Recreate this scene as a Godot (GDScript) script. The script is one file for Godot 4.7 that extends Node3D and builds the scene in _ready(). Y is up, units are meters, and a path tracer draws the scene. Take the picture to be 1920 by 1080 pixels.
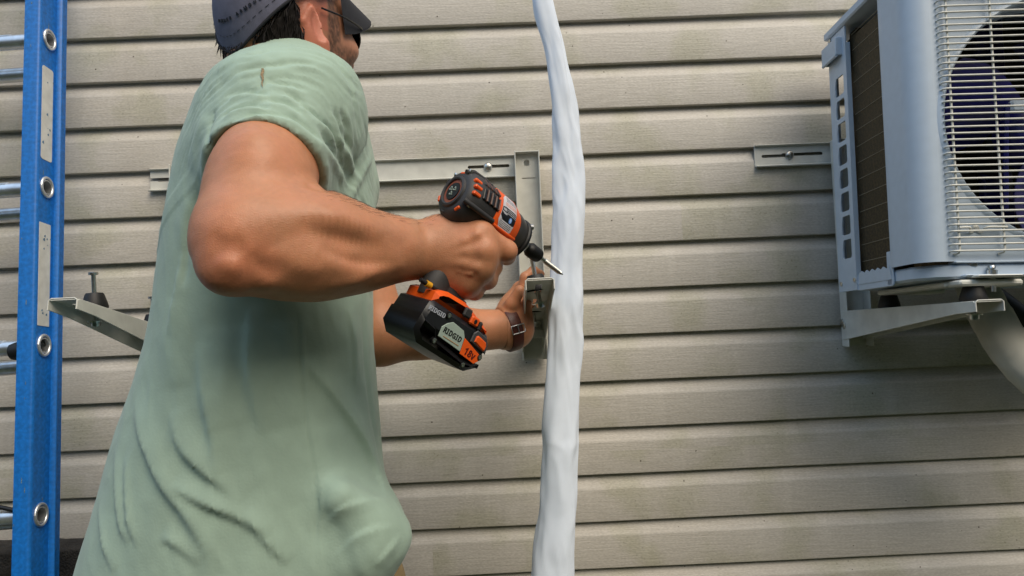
extends Node3D

# ---------------------------------------------------------------- camera constants (metres, y up, wall face at z = 0)
const F := 1280.0
const EYE := Vector3(0.0, 1.1, 1.528)
var fw: Vector3
var rt: Vector3
var up: Vector3
var M := {}
var names := {}
var rng := RandomNumberGenerator.new()


# ---------------------------------------------------------------- mesh builder
class MB:
	var v := PackedVector3Array()
	var n := PackedVector3Array()
	var uv := PackedVector2Array()
	var col := PackedColorArray()
	var ix := PackedInt32Array()

	func vert(p: Vector3, nn: Vector3, t := Vector2.ZERO) -> int:
		v.append(p)
		n.append(nn)
		uv.append(t)
		return v.size() - 1

	func tri(a: int, b: int, c: int) -> void:
		var fnorm := (v[b] - v[a]).cross(v[c] - v[a])
		if fnorm.dot(n[a] + n[b] + n[c]) > 0.0:
			ix.append_array([a, c, b])
		else:
			ix.append_array([a, b, c])

	func quad(p: Array, nn: Vector3, t: Array = []) -> void:
		var b := v.size()
		for i in 4:
			vert(p[i], nn, t[i] if t.size() else Vector2.ZERO)
		tri(b, b + 1, b + 2)
		tri(b, b + 2, b + 3)

	func mesh() -> ArrayMesh:
		var a := []
		a.resize(Mesh.ARRAY_MAX)
		a[Mesh.ARRAY_VERTEX] = v
		a[Mesh.ARRAY_NORMAL] = n
		a[Mesh.ARRAY_TEX_UV] = uv
		a[Mesh.ARRAY_INDEX] = ix
		if col.size() == v.size() and col.size() > 0:
			a[Mesh.ARRAY_COLOR] = col
		var m := ArrayMesh.new()
		m.add_surface_from_arrays(Mesh.PRIMITIVE_TRIANGLES, a)
		return m

	# polygon in the XY plane of X, drawn from z0 to z1, edges chamfered by b
	func prism(X: Transform3D, poly: Array, z0: float, z1: float, b := 0.0, smooth := 0.5) -> MB:
		var pl := PackedVector2Array(poly)
		if Geometry2D.is_polygon_clockwise(pl):
			pl.reverse()
		# Godot calls a polygon clockwise with y down; make it counterclockwise with y up
		var area := 0.0
		for i in pl.size():
			area += pl[i].cross(pl[(i + 1) % pl.size()])
		if area < 0:
			pl.reverse()
		var m := pl.size()
		var ins := PackedVector2Array()
		var en := PackedVector2Array()
		for i in m:
			var e := (pl[(i + 1) % m] - pl[i]).normalized()
			en.append(Vector2(e.y, -e.x))
		for i in m:
			var n0 := en[(i + m - 1) % m]
			var n1 := en[i]
			var h := (n0 + n1)
			h = h / maxf(h.length_squared() * 0.5, 0.3)
			ins.append(pl[i] - h * b)
		var B := X.basis
		var rings := [[ins, z0], [pl, z0 + b], [pl, z1 - b], [ins, z1]]
		if b <= 0.0:
			rings = [[pl, z0], [pl, z1]]
		for r in rings.size() - 1:
			var lo: Array = rings[r]
			var hi: Array = rings[r + 1]
			var zt := 0.0
			if b > 0.0 and r == 0:
				zt = -1.0
			elif b > 0.0 and r == 2:
				zt = 1.0
			for i in m:
				var j := (i + 1) % m
				var na := en[i]
				var nb := en[i]
				var np := en[(i + m - 1) % m]
				var nx := en[j]
				if np.dot(en[i]) > 1.0 - smooth * 0.6:
					na = (np + en[i]).normalized()
				if nx.dot(en[i]) > 1.0 - smooth * 0.6:
					nb = (nx + en[i]).normalized()
				var Na := (B * Vector3(na.x, na.y, zt)).normalized()
				var Nb := (B * Vector3(nb.x, nb.y, zt)).normalized()
				var k := v.size()
				vert(X * Vector3(lo[0][i].x, lo[0][i].y, lo[1]), Na, lo[0][i])
				vert(X * Vector3(lo[0][j].x, lo[0][j].y, lo[1]), Nb, lo[0][j])
				vert(X * Vector3(hi[0][j].x, hi[0][j].y, hi[1]), Nb, hi[0][j])
				vert(X * Vector3(hi[0][i].x, hi[0][i].y, hi[1]), Na, hi[0][i])
				tri(k, k + 1, k + 2)
				tri(k, k + 2, k + 3)
		var cap: PackedVector2Array = ins if b > 0.0 else pl
		var ti := Geometry2D.triangulate_polygon(cap)
		for s in 2:
			var z := z1 if s else z0
			var N := (B * Vector3(0, 0, 1 if s else -1)).normalized()
			var k := v.size()
			for q in cap:
				vert(X * Vector3(q.x, q.y, z), N, q)
			for t in range(0, ti.size(), 3):
				tri(k + ti[t], k + ti[t + 1], k + ti[t + 2])
		return self

	func box(X: Transform3D, c: Vector3, s: Vector3, b := 0.001) -> MB:
		var h := s * 0.5
		var q := minf(b, minf(h.x, h.y) * 0.8)
		var poly := [Vector2(c.x - h.x + q, c.y - h.y), Vector2(c.x + h.x - q, c.y - h.y), Vector2(c.x + h.x, c.y - h.y + q), Vector2(c.x + h.x, c.y + h.y - q), Vector2(c.x + h.x - q, c.y + h.y), Vector2(c.x - h.x + q, c.y + h.y), Vector2(c.x - h.x, c.y + h.y - q), Vector2(c.x - h.x, c.y - h.y + q)]
		if q <= 0.0:
			poly = [Vector2(c.x - h.x, c.y - h.y), Vector2(c.x + h.x, c.y - h.y), Vector2(c.x + h.x, c.y + h.y), Vector2(c.x - h.x, c.y + h.y)]
		return prism(X, poly, c.z - h.z, c.z + h.z, minf(q, h.z * 0.8), 0.0)

	# revolve (x along axis, radius) pairs round the X axis of X
	func lathe(X: Transform3D, prof: Array, sides := 24, sy := 1.0, sz := 1.0, crease := 0.75) -> MB:
		var segn := []
		for i in prof.size() - 1:
			var e: Vector2 = prof[i + 1] - prof[i]
			segn.append(Vector2(-e.y, e.x).normalized())
		for i in prof.size() - 1:
			if prof[i].distance_to(prof[i + 1]) < 1e-7:
				continue
			var na: Vector2 = segn[i]
			var nb: Vector2 = segn[i]
			if i > 0 and segn[i - 1].dot(segn[i]) > crease:
				na = (segn[i - 1] + segn[i]).normalized()
			if i < segn.size() - 1 and segn[i + 1].dot(segn[i]) > crease:
				nb = (segn[i + 1] + segn[i]).normalized()
			var k := v.size()
			for s in sides + 1:
				var a := TAU * s / sides
				var c := cos(a)
				var q := sin(a)
				for w in 2:
					var p: Vector2 = prof[i + w]
					var nn: Vector2 = nb if w else na
					vert(X * Vector3(p.x, p.y * c * sy, p.y * q * sz), (X.basis * Vector3(nn.x, nn.y * c / sy, nn.y * q / sz)).normalized(), Vector2(float(s) / sides, p.x * 10.0))
			for s in sides:
				tri(k + s * 2, k + s * 2 + 1, k + s * 2 + 3)
				tri(k + s * 2, k + s * 2 + 3, k + s * 2 + 2)
		return self

	# tube along points with radii; flat squashes across the second frame axis
	func tube(pts: Array, rad: Array, sides := 10, ref := Vector3.UP, flat := 1.0, capped := true, dis: Variant = null) -> MB:
		var m := pts.size()
		var k := v.size()
		var u := ref
		for i in m:
			var t: Vector3 = (pts[mini(i + 1, m - 1)] - pts[maxi(i - 1, 0)]).normalized()
			u = (u - t * u.dot(t))
			if u.length() < 1e-4:
				u = t.cross(Vector3(0.3, 0.5, 0.8))
			u = u.normalized()
			var w := t.cross(u)
			var r: float = rad[mini(i, rad.size() - 1)]
			for s in sides + 1:
				var a := TAU * (s % sides) / sides
				var d := u * cos(a) * flat + w * sin(a)
				var rr := r
				if dis != null:
					rr += dis.call(float(i) / (m - 1), a)
				vert(pts[i] + d * rr, (u * cos(a) / flat + w * sin(a)).normalized(), Vector2(float(s) / sides, i))
		for i in m - 1:
			for s in sides:
				var q := k + i * (sides + 1) + s
				tri(q, q + 1, q + sides + 2)
				tri(q, q + sides + 2, q + sides + 1)
		if dis != null:
			renormal(k, sides, m)
		if capped:
			for e in 2:
				var i := (m - 1) if e else 0
				var t: Vector3 = (pts[m - 1] - pts[m - 2]).normalized() if e else (pts[0] - pts[1]).normalized()
				var c := vert(pts[i], t)
				var b := v.size()
				for s in sides + 1:
					vert(v[k + i * (sides + 1) + s], t)
				for s in sides:
					tri(c, b + s, b + s + 1)
		return self

	func renormal(k: int, sides: int, m: int) -> void:
		var st := sides + 1
		for i in m:
			for s in st:
				var ss := s % sides
				var a := v[k + mini(i + 1, m - 1) * st + ss] - v[k + maxi(i - 1, 0) * st + ss]
				var b := v[k + i * st + (ss + 1) % sides] - v[k + i * st + (ss + sides - 1) % sides]
				var nn := a.cross(b).normalized()
				if nn.dot(n[k + i * st + s]) < 0:
					nn = -nn
				n[k + i * st + s] = nn

	# surface over a rows x cols grid of points
	func grid(rows: Array, uvs: Array = [], flip := false) -> MB:
		var m := rows.size()
		var w: int = rows[0].size()
		var k := v.size()
		for i in m:
			for j in w:
				var a: Vector3 = rows[mini(i + 1, m - 1)][j] - rows[maxi(i - 1, 0)][j]
				var b: Vector3 = rows[i][mini(j + 1, w - 1)] - rows[i][maxi(j - 1, 0)]
				var nn := a.cross(b).normalized()
				vert(rows[i][j], -nn if flip else nn, uvs[i][j] if uvs.size() else Vector2(float(j) / (w - 1), float(i) / (m - 1)))
		for i in m - 1:
			for j in w - 1:
				var q := k + i * w + j
				tri(q, q + 1, q + w + 1)
				tri(q, q + w + 1, q + w)
		return self


# ---------------------------------------------------------------- distance fields for bodies and cloth
class Prim:
	var k := 0.02
	var cut := false
	var c := Vector3.ZERO
	var br := 1.0

	func f(_p: Vector3) -> float:
		return 1.0


class Cap extends Prim:
	var a: Vector3
	var ab: Vector3
	var l2: float
	var ra: float
	var dr: float

	func _init(A: Vector3, B: Vector3, r0: float, r1: float, kk := 0.02, cc := false) -> void:
		a = A
		ab = B - A
		l2 = maxf(ab.length_squared(), 1e-9)
		ra = r0
		dr = r1 - r0
		k = kk
		cut = cc
		c = (A + B) * 0.5
		br = ab.length() * 0.5 + maxf(r0, r1)

	func f(p: Vector3) -> float:
		var q := p - a
		var t := clampf(q.dot(ab) / l2, 0.0, 1.0)
		return (q - ab * t).length() - ra - dr * t


class Ell extends Prim:
	var inv: Basis
	var r: Vector3

	func _init(C: Vector3, R: Vector3, B: Basis, kk := 0.02, cc := false) -> void:
		c = C
		r = R
		inv = B.transposed()
		k = kk
		cut = cc
		br = maxf(R.x, maxf(R.y, R.z))

	func f(p: Vector3) -> float:
		var q := inv * (p - c) / r
		var k0 := q.length()
		var k1 := (q / r).length()
		return k0 * (k0 - 1.0) / maxf(k1, 1e-6)


class Rbx extends Prim:
	var inv: Basis
	var h: Vector3
	var r: float

	func _init(C: Vector3, H: Vector3, R: float, B: Basis, kk := 0.02, cc := false) -> void:
		c = C
		h = H - Vector3(R, R, R)
		r = R
		inv = B.transposed()
		k = kk
		cut = cc
		br = H.length()

	func f(p: Vector3) -> float:
		var q := (inv * (p - c)).abs() - h
		return q.max(Vector3.ZERO).length() + minf(maxf(q.x, maxf(q.y, q.z)), 0.0) - r


class Half extends Prim:   # everything on the side nn points to is cut off
	var nn: Vector3
	var o: Vector3

	func _init(O: Vector3, N: Vector3, kk := 0.003) -> void:
		o = O
		nn = N.normalized()
		k = kk
		cut = true
		br = 100.0

	func f(p: Vector3) -> float:
		return -(p - o).dot(nn)


class Loft extends Prim:   # elliptical sections stacked down the trunk
	var inv: Transform3D
	var cx := PackedFloat32Array()
	var ax := PackedFloat32Array()
	var cz := PackedFloat32Array()
	var az := PackedFloat32Array()

	var top := 0.0
	var bottom := 0.0

	func _init(X: Transform3D, rows: Array, sh := 0.0) -> void:
		inv = X.affine_inverse()
		br = 100.0
		var m := rows.size()
		top = rows[0][0]
		bottom = rows[m - 1][0]
		for s in 257:
			var y := lerpf(top, bottom, s / 256.0)
			var i := 0
			while i < m - 2 and y < rows[i + 1][0]:
				i += 1
			var t: float = clampf((y - rows[i][0]) / (rows[i + 1][0] - rows[i][0]), 0.0, 1.0)
			var g := []
			for k in range(1, 5):
				g.append(cubic_interpolate(rows[i][k], rows[mini(i + 1, m - 1)][k], rows[maxi(i - 1, 0)][k], rows[mini(i + 2, m - 1)][k], t))
			cx.append(g[0])
			ax.append(g[1] - sh)
			cz.append(g[2])
			az.append(g[3] - sh)

	func f(p: Vector3) -> float:
		var q := inv * p
		var u := clampf((top - q.y) / (top - bottom), 0.0, 0.9999) * 256.0
		var i := int(u)
		var t := u - i
		var a := lerpf(ax[i], ax[i + 1], t)
		var b := lerpf(az[i], az[i + 1], t)
		var dx := (q.x - lerpf(cx[i], cx[i + 1], t)) / a
		var dz := (q.z - lerpf(cz[i], cz[i + 1], t)) / b
		var l := sqrt(dx * dx + dz * dz)
		var d := -minf(a, b) * 0.8
		if l > 0.2:
			dx /= a
			dz /= b
			d = (l - 1.0) * l / sqrt(dx * dx + dz * dz)
		return maxf(d, maxf(q.y - top, bottom - q.y))


class Grp extends Prim:   # a field used as one primitive
	var fld: Field

	func _init(F0: Field, C: Vector3, reach: float, kk := 0.02) -> void:
		fld = F0
		c = C
		br = reach
		k = kk

	func f(p: Vector3) -> float:
		return fld.d(p, fld.prims)


class Field:
	var prims: Array = []

	func add(p: Prim) -> Field:
		prims.append(p)
		return self

	func near(c: Vector3, reach: float) -> Array:
		var out: Array = []
		for p: Prim in prims:
			if c.distance_to(p.c) - p.br < reach + p.k:
				out.append(p)
		return out

	func d(p: Vector3, list: Array) -> float:
		var r := 1.0
		for q: Prim in list:
			var e := q.f(p)
			if q.cut:
				e = -e
				var h := maxf(q.k - absf(r - e), 0.0)
				r = maxf(r, e) + h * h * 0.25 / q.k
			else:
				var h := maxf(q.k - absf(r - e), 0.0)
				r = minf(r, e) - h * h * 0.25 / q.k
		return r

	func grad(p: Vector3, list: Array, e: float) -> Vector3:
		return Vector3(d(p + Vector3(e, 0, 0), list) - d(p - Vector3(e, 0, 0), list), d(p + Vector3(0, e, 0), list) - d(p - Vector3(0, e, 0), list), d(p + Vector3(0, 0, e), list) - d(p - Vector3(0, 0, e), list))

	# point where the ray first meets the surface
	func hit(o: Vector3, dir: Vector3) -> Vector3:
		var t := 0.4
		for i in 90:
			var q := d(o + dir * t, prims)
			if q < 0.0006:
				break
			t += q * 0.8
		return o + dir * t

	# surface nets in blocks of 5 cells, worked out on all cores; adds to m
	func net(m: MB, lo: Vector3, hi: Vector3, cell: float) -> void:
		var nb := ((hi - lo) / (cell * 5.0)).ceil()
		var ny := int(nb.y)
		var jobs := ny * int(nb.z)
		var done := []
		done.resize(jobs)
		var work := func(j: int) -> void: done[j] = row(lo, cell, int(nb.x), j % ny, j / ny)
		var id := WorkerThreadPool.add_group_task(work, jobs)
		WorkerThreadPool.wait_for_group_task_completion(id)
		var cells := {}
		for r: Array in done:
			var keys: PackedInt64Array = r[0]
			var ps: PackedVector3Array = r[1]
			var ns: PackedVector3Array = r[2]
			for i in keys.size():
				cells[keys[i]] = m.vert(ps[i], ns[i])
		var X1 := 1 << 40
		var Y1 := 1 << 20
		for r: Array in done:
			var edges: PackedInt64Array = r[3]
			for e in edges:
				var key := e >> 2
				var ax := e & 3
				var q1 := key - Y1
				var q3 := key - 1
				if ax == 1:
					q1 = key - X1
				elif ax == 2:
					q1 = key - X1
					q3 = key - Y1
				var q2 := q1 + q3 - key
				if cells.has(q1) and cells.has(q2) and cells.has(q3):
					var a: int = cells[key]
					var b: int = cells[q1]
					var c: int = cells[q2]
					m.tri(a, b, c)
					m.tri(a, c, cells[q3])

	func row(lo: Vector3, cell: float, nx: int, by: int, bz: int) -> Array:
		var keys := PackedInt64Array()
		var ps := PackedVector3Array()
		var ns := PackedVector3Array()
		var edges := PackedInt64Array()
		var vals := PackedFloat32Array()
		vals.resize(216)
		var half := cell * 2.5 * 1.733
		var e := cell * 0.4
		for bx in nx:
			var o := lo + Vector3(bx, by, bz) * cell * 5.0
			var ctr := o + Vector3.ONE * cell * 2.5
			var list := near(ctr, half + cell)
			if list.is_empty():
				continue
			if absf(d(ctr, list)) > half * 1.6:
				continue
			var w := 0
			var pos := false
			var neg := false
			for z in 6:
				for y in 6:
					for x in 6:
						var q := d(o + Vector3(x, y, z) * cell, list)
						vals[w] = q
						if q < 0.0:
							neg = true
						else:
							pos = true
						w += 1
			if not (pos and neg):
				continue
			for z in 5:
				for y in 5:
					for x in 5:
						var i0 := x + y * 6 + z * 36
						var v0 := vals[i0]
						var v1 := vals[i0 + 1]
						var v2 := vals[i0 + 6]
						var v3 := vals[i0 + 7]
						var v4 := vals[i0 + 36]
						var v5 := vals[i0 + 37]
						var v6 := vals[i0 + 42]
						var v7 := vals[i0 + 43]
						var s0 := v0 < 0.0
						if s0 == (v1 < 0.0) and s0 == (v2 < 0.0) and s0 == (v3 < 0.0) and s0 == (v4 < 0.0) and s0 == (v5 < 0.0) and s0 == (v6 < 0.0) and s0 == (v7 < 0.0):
							continue
						var sum := Vector3.ZERO
						var cnt := 0
						if s0 != (v1 < 0.0):
							sum += Vector3(v0 / (v0 - v1), 0, 0)
							cnt += 1
						if (v2 < 0.0) != (v3 < 0.0):
							sum += Vector3(v2 / (v2 - v3), 1, 0)
							cnt += 1
						if (v4 < 0.0) != (v5 < 0.0):
							sum += Vector3(v4 / (v4 - v5), 0, 1)
							cnt += 1
						if (v6 < 0.0) != (v7 < 0.0):
							sum += Vector3(v6 / (v6 - v7), 1, 1)
							cnt += 1
						if s0 != (v2 < 0.0):
							sum += Vector3(0, v0 / (v0 - v2), 0)
							cnt += 1
						if (v1 < 0.0) != (v3 < 0.0):
							sum += Vector3(1, v1 / (v1 - v3), 0)
							cnt += 1
						if (v4 < 0.0) != (v6 < 0.0):
							sum += Vector3(0, v4 / (v4 - v6), 1)
							cnt += 1
						if (v5 < 0.0) != (v7 < 0.0):
							sum += Vector3(1, v5 / (v5 - v7), 1)
							cnt += 1
						if s0 != (v4 < 0.0):
							sum += Vector3(0, 0, v0 / (v0 - v4))
							cnt += 1
						if (v1 < 0.0) != (v5 < 0.0):
							sum += Vector3(1, 0, v1 / (v1 - v5))
							cnt += 1
						if (v2 < 0.0) != (v6 < 0.0):
							sum += Vector3(0, 1, v2 / (v2 - v6))
							cnt += 1
						if (v3 < 0.0) != (v7 < 0.0):
							sum += Vector3(1, 1, v3 / (v3 - v7))
							cnt += 1
						var P := o + (Vector3(x, y, z) + sum / cnt) * cell
						var ga := d(P + Vector3(e, -e, -e), list)
						var gb := d(P + Vector3(-e, -e, e), list)
						var gc := d(P + Vector3(-e, e, -e), list)
						var gd := d(P + Vector3(e, e, e), list)
						var G := Vector3(ga - gb - gc + gd, -ga - gb + gc + gd, -ga + gb - gc + gd)
						var gl := G.length() / (4.0 * e)
						var N := G.normalized()
						if gl > 0.3:
							P -= N * clampf((ga + gb + gc + gd) * 0.25 / gl, -cell * 0.7, cell * 0.7)
						var key := ((bx * 5 + x + 1) << 40) | ((by * 5 + y + 1) << 20) | (bz * 5 + z + 1)
						keys.append(key)
						ps.append(P)
						ns.append(N)
						if s0 != (v1 < 0.0):
							edges.append(key << 2)
						if s0 != (v2 < 0.0):
							edges.append((key << 2) | 1)
						if s0 != (v4 < 0.0):
							edges.append((key << 2) | 2)
		return [keys, ps, ns, edges]


# ---------------------------------------------------------------- places, names, materials
func P(px: float, py: float, d: float) -> Vector3:      # d metres along the lens axis
	return EYE + d * (fw + (px - 960.0) / F * rt + (540.0 - py) / F * up)


func W(px: float, py: float, z: float) -> Vector3:      # on the plane z metres off the wall
	var q := fw + (px - 960.0) / F * rt + (540.0 - py) / F * up
	return EYE + q * ((z - EYE.z) / q.z)


func numbered(called: String) -> String:
	names[called] = names.get(called, -1) + 1
	return called if names[called] == 0 else "%s_%03d" % [called, names[called]]


func thing(called: String, label: String, category: String, at := Vector3.ZERO, group := "") -> Node3D:
	var o := Node3D.new()
	o.name = numbered(called)
	add_child(o, true)
	o.position = at
	tag(o, label, category, group)
	return o


func tag(o: Node3D, label: String, category: String, group := "") -> void:
	o.set_meta("label", label)
	o.set_meta("category", category)
	if group != "":
		o.set_meta("group", group)


# one named mesh; points are world points unless local is set
func obj(called: String, m: MB, mat: Material, parent: Node3D = null, local := false) -> MeshInstance3D:
	var o := MeshInstance3D.new()
	o.name = called
	o.mesh = m.mesh()
	o.material_override = mat
	(parent if parent else self).add_child(o, true)
	if not local and parent:
		o.transform = place(parent).affine_inverse()
	return o


func place(o: Node3D) -> Transform3D:
	var s := Transform3D()
	var q: Node = o
	while q is Node3D and q != self:
		s = q.transform * s
		q = q.get_parent()
	return s


func noise(freq: float, sd: int, oct := 3, type := FastNoiseLite.TYPE_SIMPLEX_SMOOTH) -> FastNoiseLite:
	var q := FastNoiseLite.new()
	q.noise_type = type
	q.frequency = freq
	q.seed = sd
	q.fractal_octaves = oct
	return q


func mat(c: Color, rough := 0.6, metal := 0.0, spec := 0.5) -> StandardMaterial3D:
	var m := StandardMaterial3D.new()
	m.albedo_color = c
	m.roughness = rough
	m.metallic = metal
	m.metallic_specular = spec
	return m


# colour that wanders by amp over patches of about size metres, with a little fine relief
func worn(c: Color, amp: float, size: float, rough := 0.6, metal := 0.0, relief := 0.0, sd := 1) -> StandardMaterial3D:
	var m := mat(Color.WHITE, rough, metal)
	var t := NoiseTexture2D.new()
	t.width = 256
	t.height = 256
	t.seamless = true
	t.noise = noise(0.02, sd, 5)
	var g := Gradient.new()
	g.set_color(0, Color(c.r * (1 - amp), c.g * (1 - amp), c.b * (1 - amp)))
	g.set_color(1, Color(minf(c.r * (1 + amp), 1), minf(c.g * (1 + amp), 1), minf(c.b * (1 + amp), 1)))
	t.color_ramp = g
	m.albedo_texture = t
	m.uv1_triplanar = true
	m.uv1_scale = Vector3.ONE / (size * 5.0)
	if relief > 0.0:
		var h := NoiseTexture2D.new()
		h.width = 256
		h.height = 256
		h.seamless = true
		h.noise = noise(0.2, sd + 7, 2)
		m.heightmap_enabled = true
		m.heightmap_texture = h
		m.heightmap_scale = relief
	return m


func frame(o: Vector3, x: Vector3, y: Vector3) -> Transform3D:
	var X := x.normalized()
	var Z := X.cross(y).normalized()
	return Transform3D(Basis(X, Z.cross(X), Z), o)


func along(a: Vector3, b: Vector3, ref := Vector3.UP) -> Transform3D:   # X axis from a to b
	return frame(a, b - a, ref)


func rounded(x0: float, y0: float, x1: float, y1: float, r: float, seg := 4) -> Array:
	var out := []
	for c in [[x1 - r, y1 - r, 0.0], [x0 + r, y1 - r, PI / 2], [x0 + r, y0 + r, PI], [x1 - r, y0 + r, 1.5 * PI]]:
		for i in seg + 1:
			var a: float = c[2] + PI / 2 * i / seg
			out.append(Vector2(c[0] + cos(a) * r, c[1] + sin(a) * r))
	return out


func circle(c: Vector2, r: float, seg := 24) -> Array:
	var out := []
	for i in seg:
		out.append(c + Vector2.from_angle(TAU * i / seg) * r)
	return out


func spline(pts: Array, per := 6) -> Array:
	var out := []
	var m := pts.size()
	for i in m - 1:
		for s in per:
			var t := float(s) / per
			out.append(pts[i].cubic_interpolate(pts[i + 1], pts[maxi(i - 1, 0)], pts[mini(i + 2, m - 1)], t))
	out.append(pts[m - 1])
	return out


# flat plate in the XY plane of X with holes, thickness t towards +Z (strips between the holes)
func plate(called: String, X: Transform3D, outline: Array, holes: Array, t: float, m: Material, parent: Node3D) -> CSGCombiner3D:
	var root := CSGCombiner3D.new()
	root.name = called
	parent.add_child(root, true)
	root.transform = place(parent).affine_inverse() * X
	var p := CSGPolygon3D.new()
	p.polygon = PackedVector2Array(outline)
	p.depth = t
	p.position.z = t
	p.material = m
	root.add_child(p)
	for h in holes:
		var q := CSGPolygon3D.new()
		q.polygon = PackedVector2Array(h)
		q.depth = t * 4.0
		q.position.z = t * 2.5
		q.operation = CSGShape3D.OPERATION_SUBTRACTION
		q.material = m
		root.add_child(q)
	return root


func letters(text: String, X: Transform3D, size: float, depth: float, m: Material, parent: Node3D, bold := true, font_name := "Droid Sans") -> MeshInstance3D:
	var t := TextMesh.new()
	var f := SystemFont.new()
	f.font_names = PackedStringArray([font_name])
	f.font_weight = 700 if bold else 400
	t.font = f
	t.text = text
	t.font_size = 32
	t.pixel_size = size / 23.0
	t.depth = depth
	t.curve_step = 1.0
	var o := MeshInstance3D.new()
	o.name = "lettering"
	o.mesh = t
	o.material_override = m
	parent.add_child(o, true)
	o.transform = place(parent).affine_inverse() * X
	return o


# hexagon-headed bolt from a towards b; the head sits at a
func bolt(a: Vector3, b: Vector3, r: float, m: MB, head := 2.0) -> void:
	var X := along(a, b, Vector3(0.2, 0.9, 0.1))
	m.lathe(X, [Vector2(-0.0001, 0), Vector2(0, r * head * 0.85), Vector2(r * 0.25, r * head), Vector2(r * 1.3, r * head), Vector2(r * 1.3, r), Vector2(a.distance_to(b), r), Vector2(a.distance_to(b), 0)], 6 if head < 2.5 else 16)


func _ready() -> void:
	rng.seed = 7
	# camera
	var th := 0.041
	var ro := -0.0423
	var ya := -0.0123
	fw = Vector3(-sin(ya) * cos(th), sin(th), -cos(ya) * cos(th))
	var r0 := fw.cross(Vector3.UP).normalized()
	var u0 := r0.cross(fw)
	rt = r0 * cos(ro) + u0 * sin(ro)
	up = u0 * cos(ro) - r0 * sin(ro)
	var cam := Camera3D.new()
	cam.name = "camera"
	cam.transform = Transform3D(Basis(rt, up, -fw), EYE)
	cam.fov = rad_to_deg(2.0 * atan(540.0 / F))
	cam.near = 0.02
	cam.far = 200.0
	cam.current = true
	add_child(cam)
	# overcast sky and a weak, wide sun
	var env := Environment.new()
	env.background_mode = Environment.BG_SKY
	var sm := ProceduralSkyMaterial.new()
	sm.sky_top_color = Color(0.71, 0.845, 1.0)
	sm.sky_horizon_color = Color(0.38, 0.45, 0.53)
	sm.sky_curve = 0.35
	sm.ground_horizon_color = Color(0.20, 0.22, 0.17)
	sm.ground_bottom_color = Color(0.12, 0.12, 0.09)
	sm.sun_angle_max = 1.0
	var sky := Sky.new()
	sky.sky_material = sm
	env.sky = sky
	env.tonemap_mode = Environment.TONE_MAPPER_LINEAR
	env.tonemap_exposure = 1.46
	env.background_energy_multiplier = 1.0
	env.sdfgi_enabled = true
	env.ssao_enabled = true
	env.ssil_enabled = true
	var we := WorldEnvironment.new()
	we.name = "world_environment"
	we.environment = env
	add_child(we)
	var sun := DirectionalLight3D.new()
	sun.name = "sun"
	sun.light_energy = 0.62
	sun.light_color = Color(1.0, 0.955, 0.89)
	sun.light_angular_distance = 42.0
	sun.shadow_enabled = true
	sun.look_at_from_position(Vector3(1.30, 2.65, 2.1), Vector3.ZERO)
	add_child(sun)

	materials()
	setting()
	ladder()
	brackets()
	air_conditioner()
	hoses()
	person()
	impact_driver()


func materials() -> void:
	M.steel = worn(Color(0.72, 0.72, 0.72), 0.10, 0.02, 0.32, 1.0)
	M.zinc = worn(Color(0.80, 0.80, 0.78), 0.12, 0.01, 0.28, 1.0)
	M.bracket = worn(Color(0.80, 0.80, 0.77), 0.05, 0.05, 0.42, 0.0, 0.0, 4)
	M.rubber = worn(Color(0.055, 0.055, 0.06), 0.25, 0.02, 0.55, 0.0, 0.004, 5)
	M.aluminium = worn(Color(0.86, 0.87, 0.88), 0.10, 0.03, 0.36, 0.9, 0.0, 6)
	M.ladder = worn(Color(0.06, 0.41, 0.73), 0.13, 0.012, 0.45, 0.0, 0.006, 8)
	M.sticker = worn(Color(0.80, 0.80, 0.78), 0.06, 0.03, 0.5, 0.0, 0.0, 9)
	M.casing = worn(Color(0.71, 0.765, 0.82), 0.018, 0.03, 0.38, 0.0, 0.002, 10)
	M.grille = worn(Color(0.80, 0.80, 0.77), 0.05, 0.02, 0.40, 0.0, 0.0, 11)
	M.coil = worn(Color(0.25, 0.215, 0.14), 0.35, 0.008, 0.6, 0.3, 0.02, 12)
	M.tie = mat(Color(0.50, 0.47, 0.40), 0.5)
	M.fan = worn(Color(0.06, 0.06, 0.34), 0.25, 0.05, 0.35, 0.0, 0.0, 13)
	M.dark = worn(Color(0.05, 0.05, 0.055), 0.30, 0.03, 0.7, 0.0, 0.0, 14)
	M.black = mat(Color(0.035, 0.035, 0.04), 0.45)
	M.soil = worn(Color(0.16, 0.15, 0.10), 0.45, 0.12, 0.95, 0.0, 0.6, 15)
	M.concrete = worn(Color(0.17, 0.16, 0.15), 0.40, 0.06, 0.9, 0.0, 0.3, 16)


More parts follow.
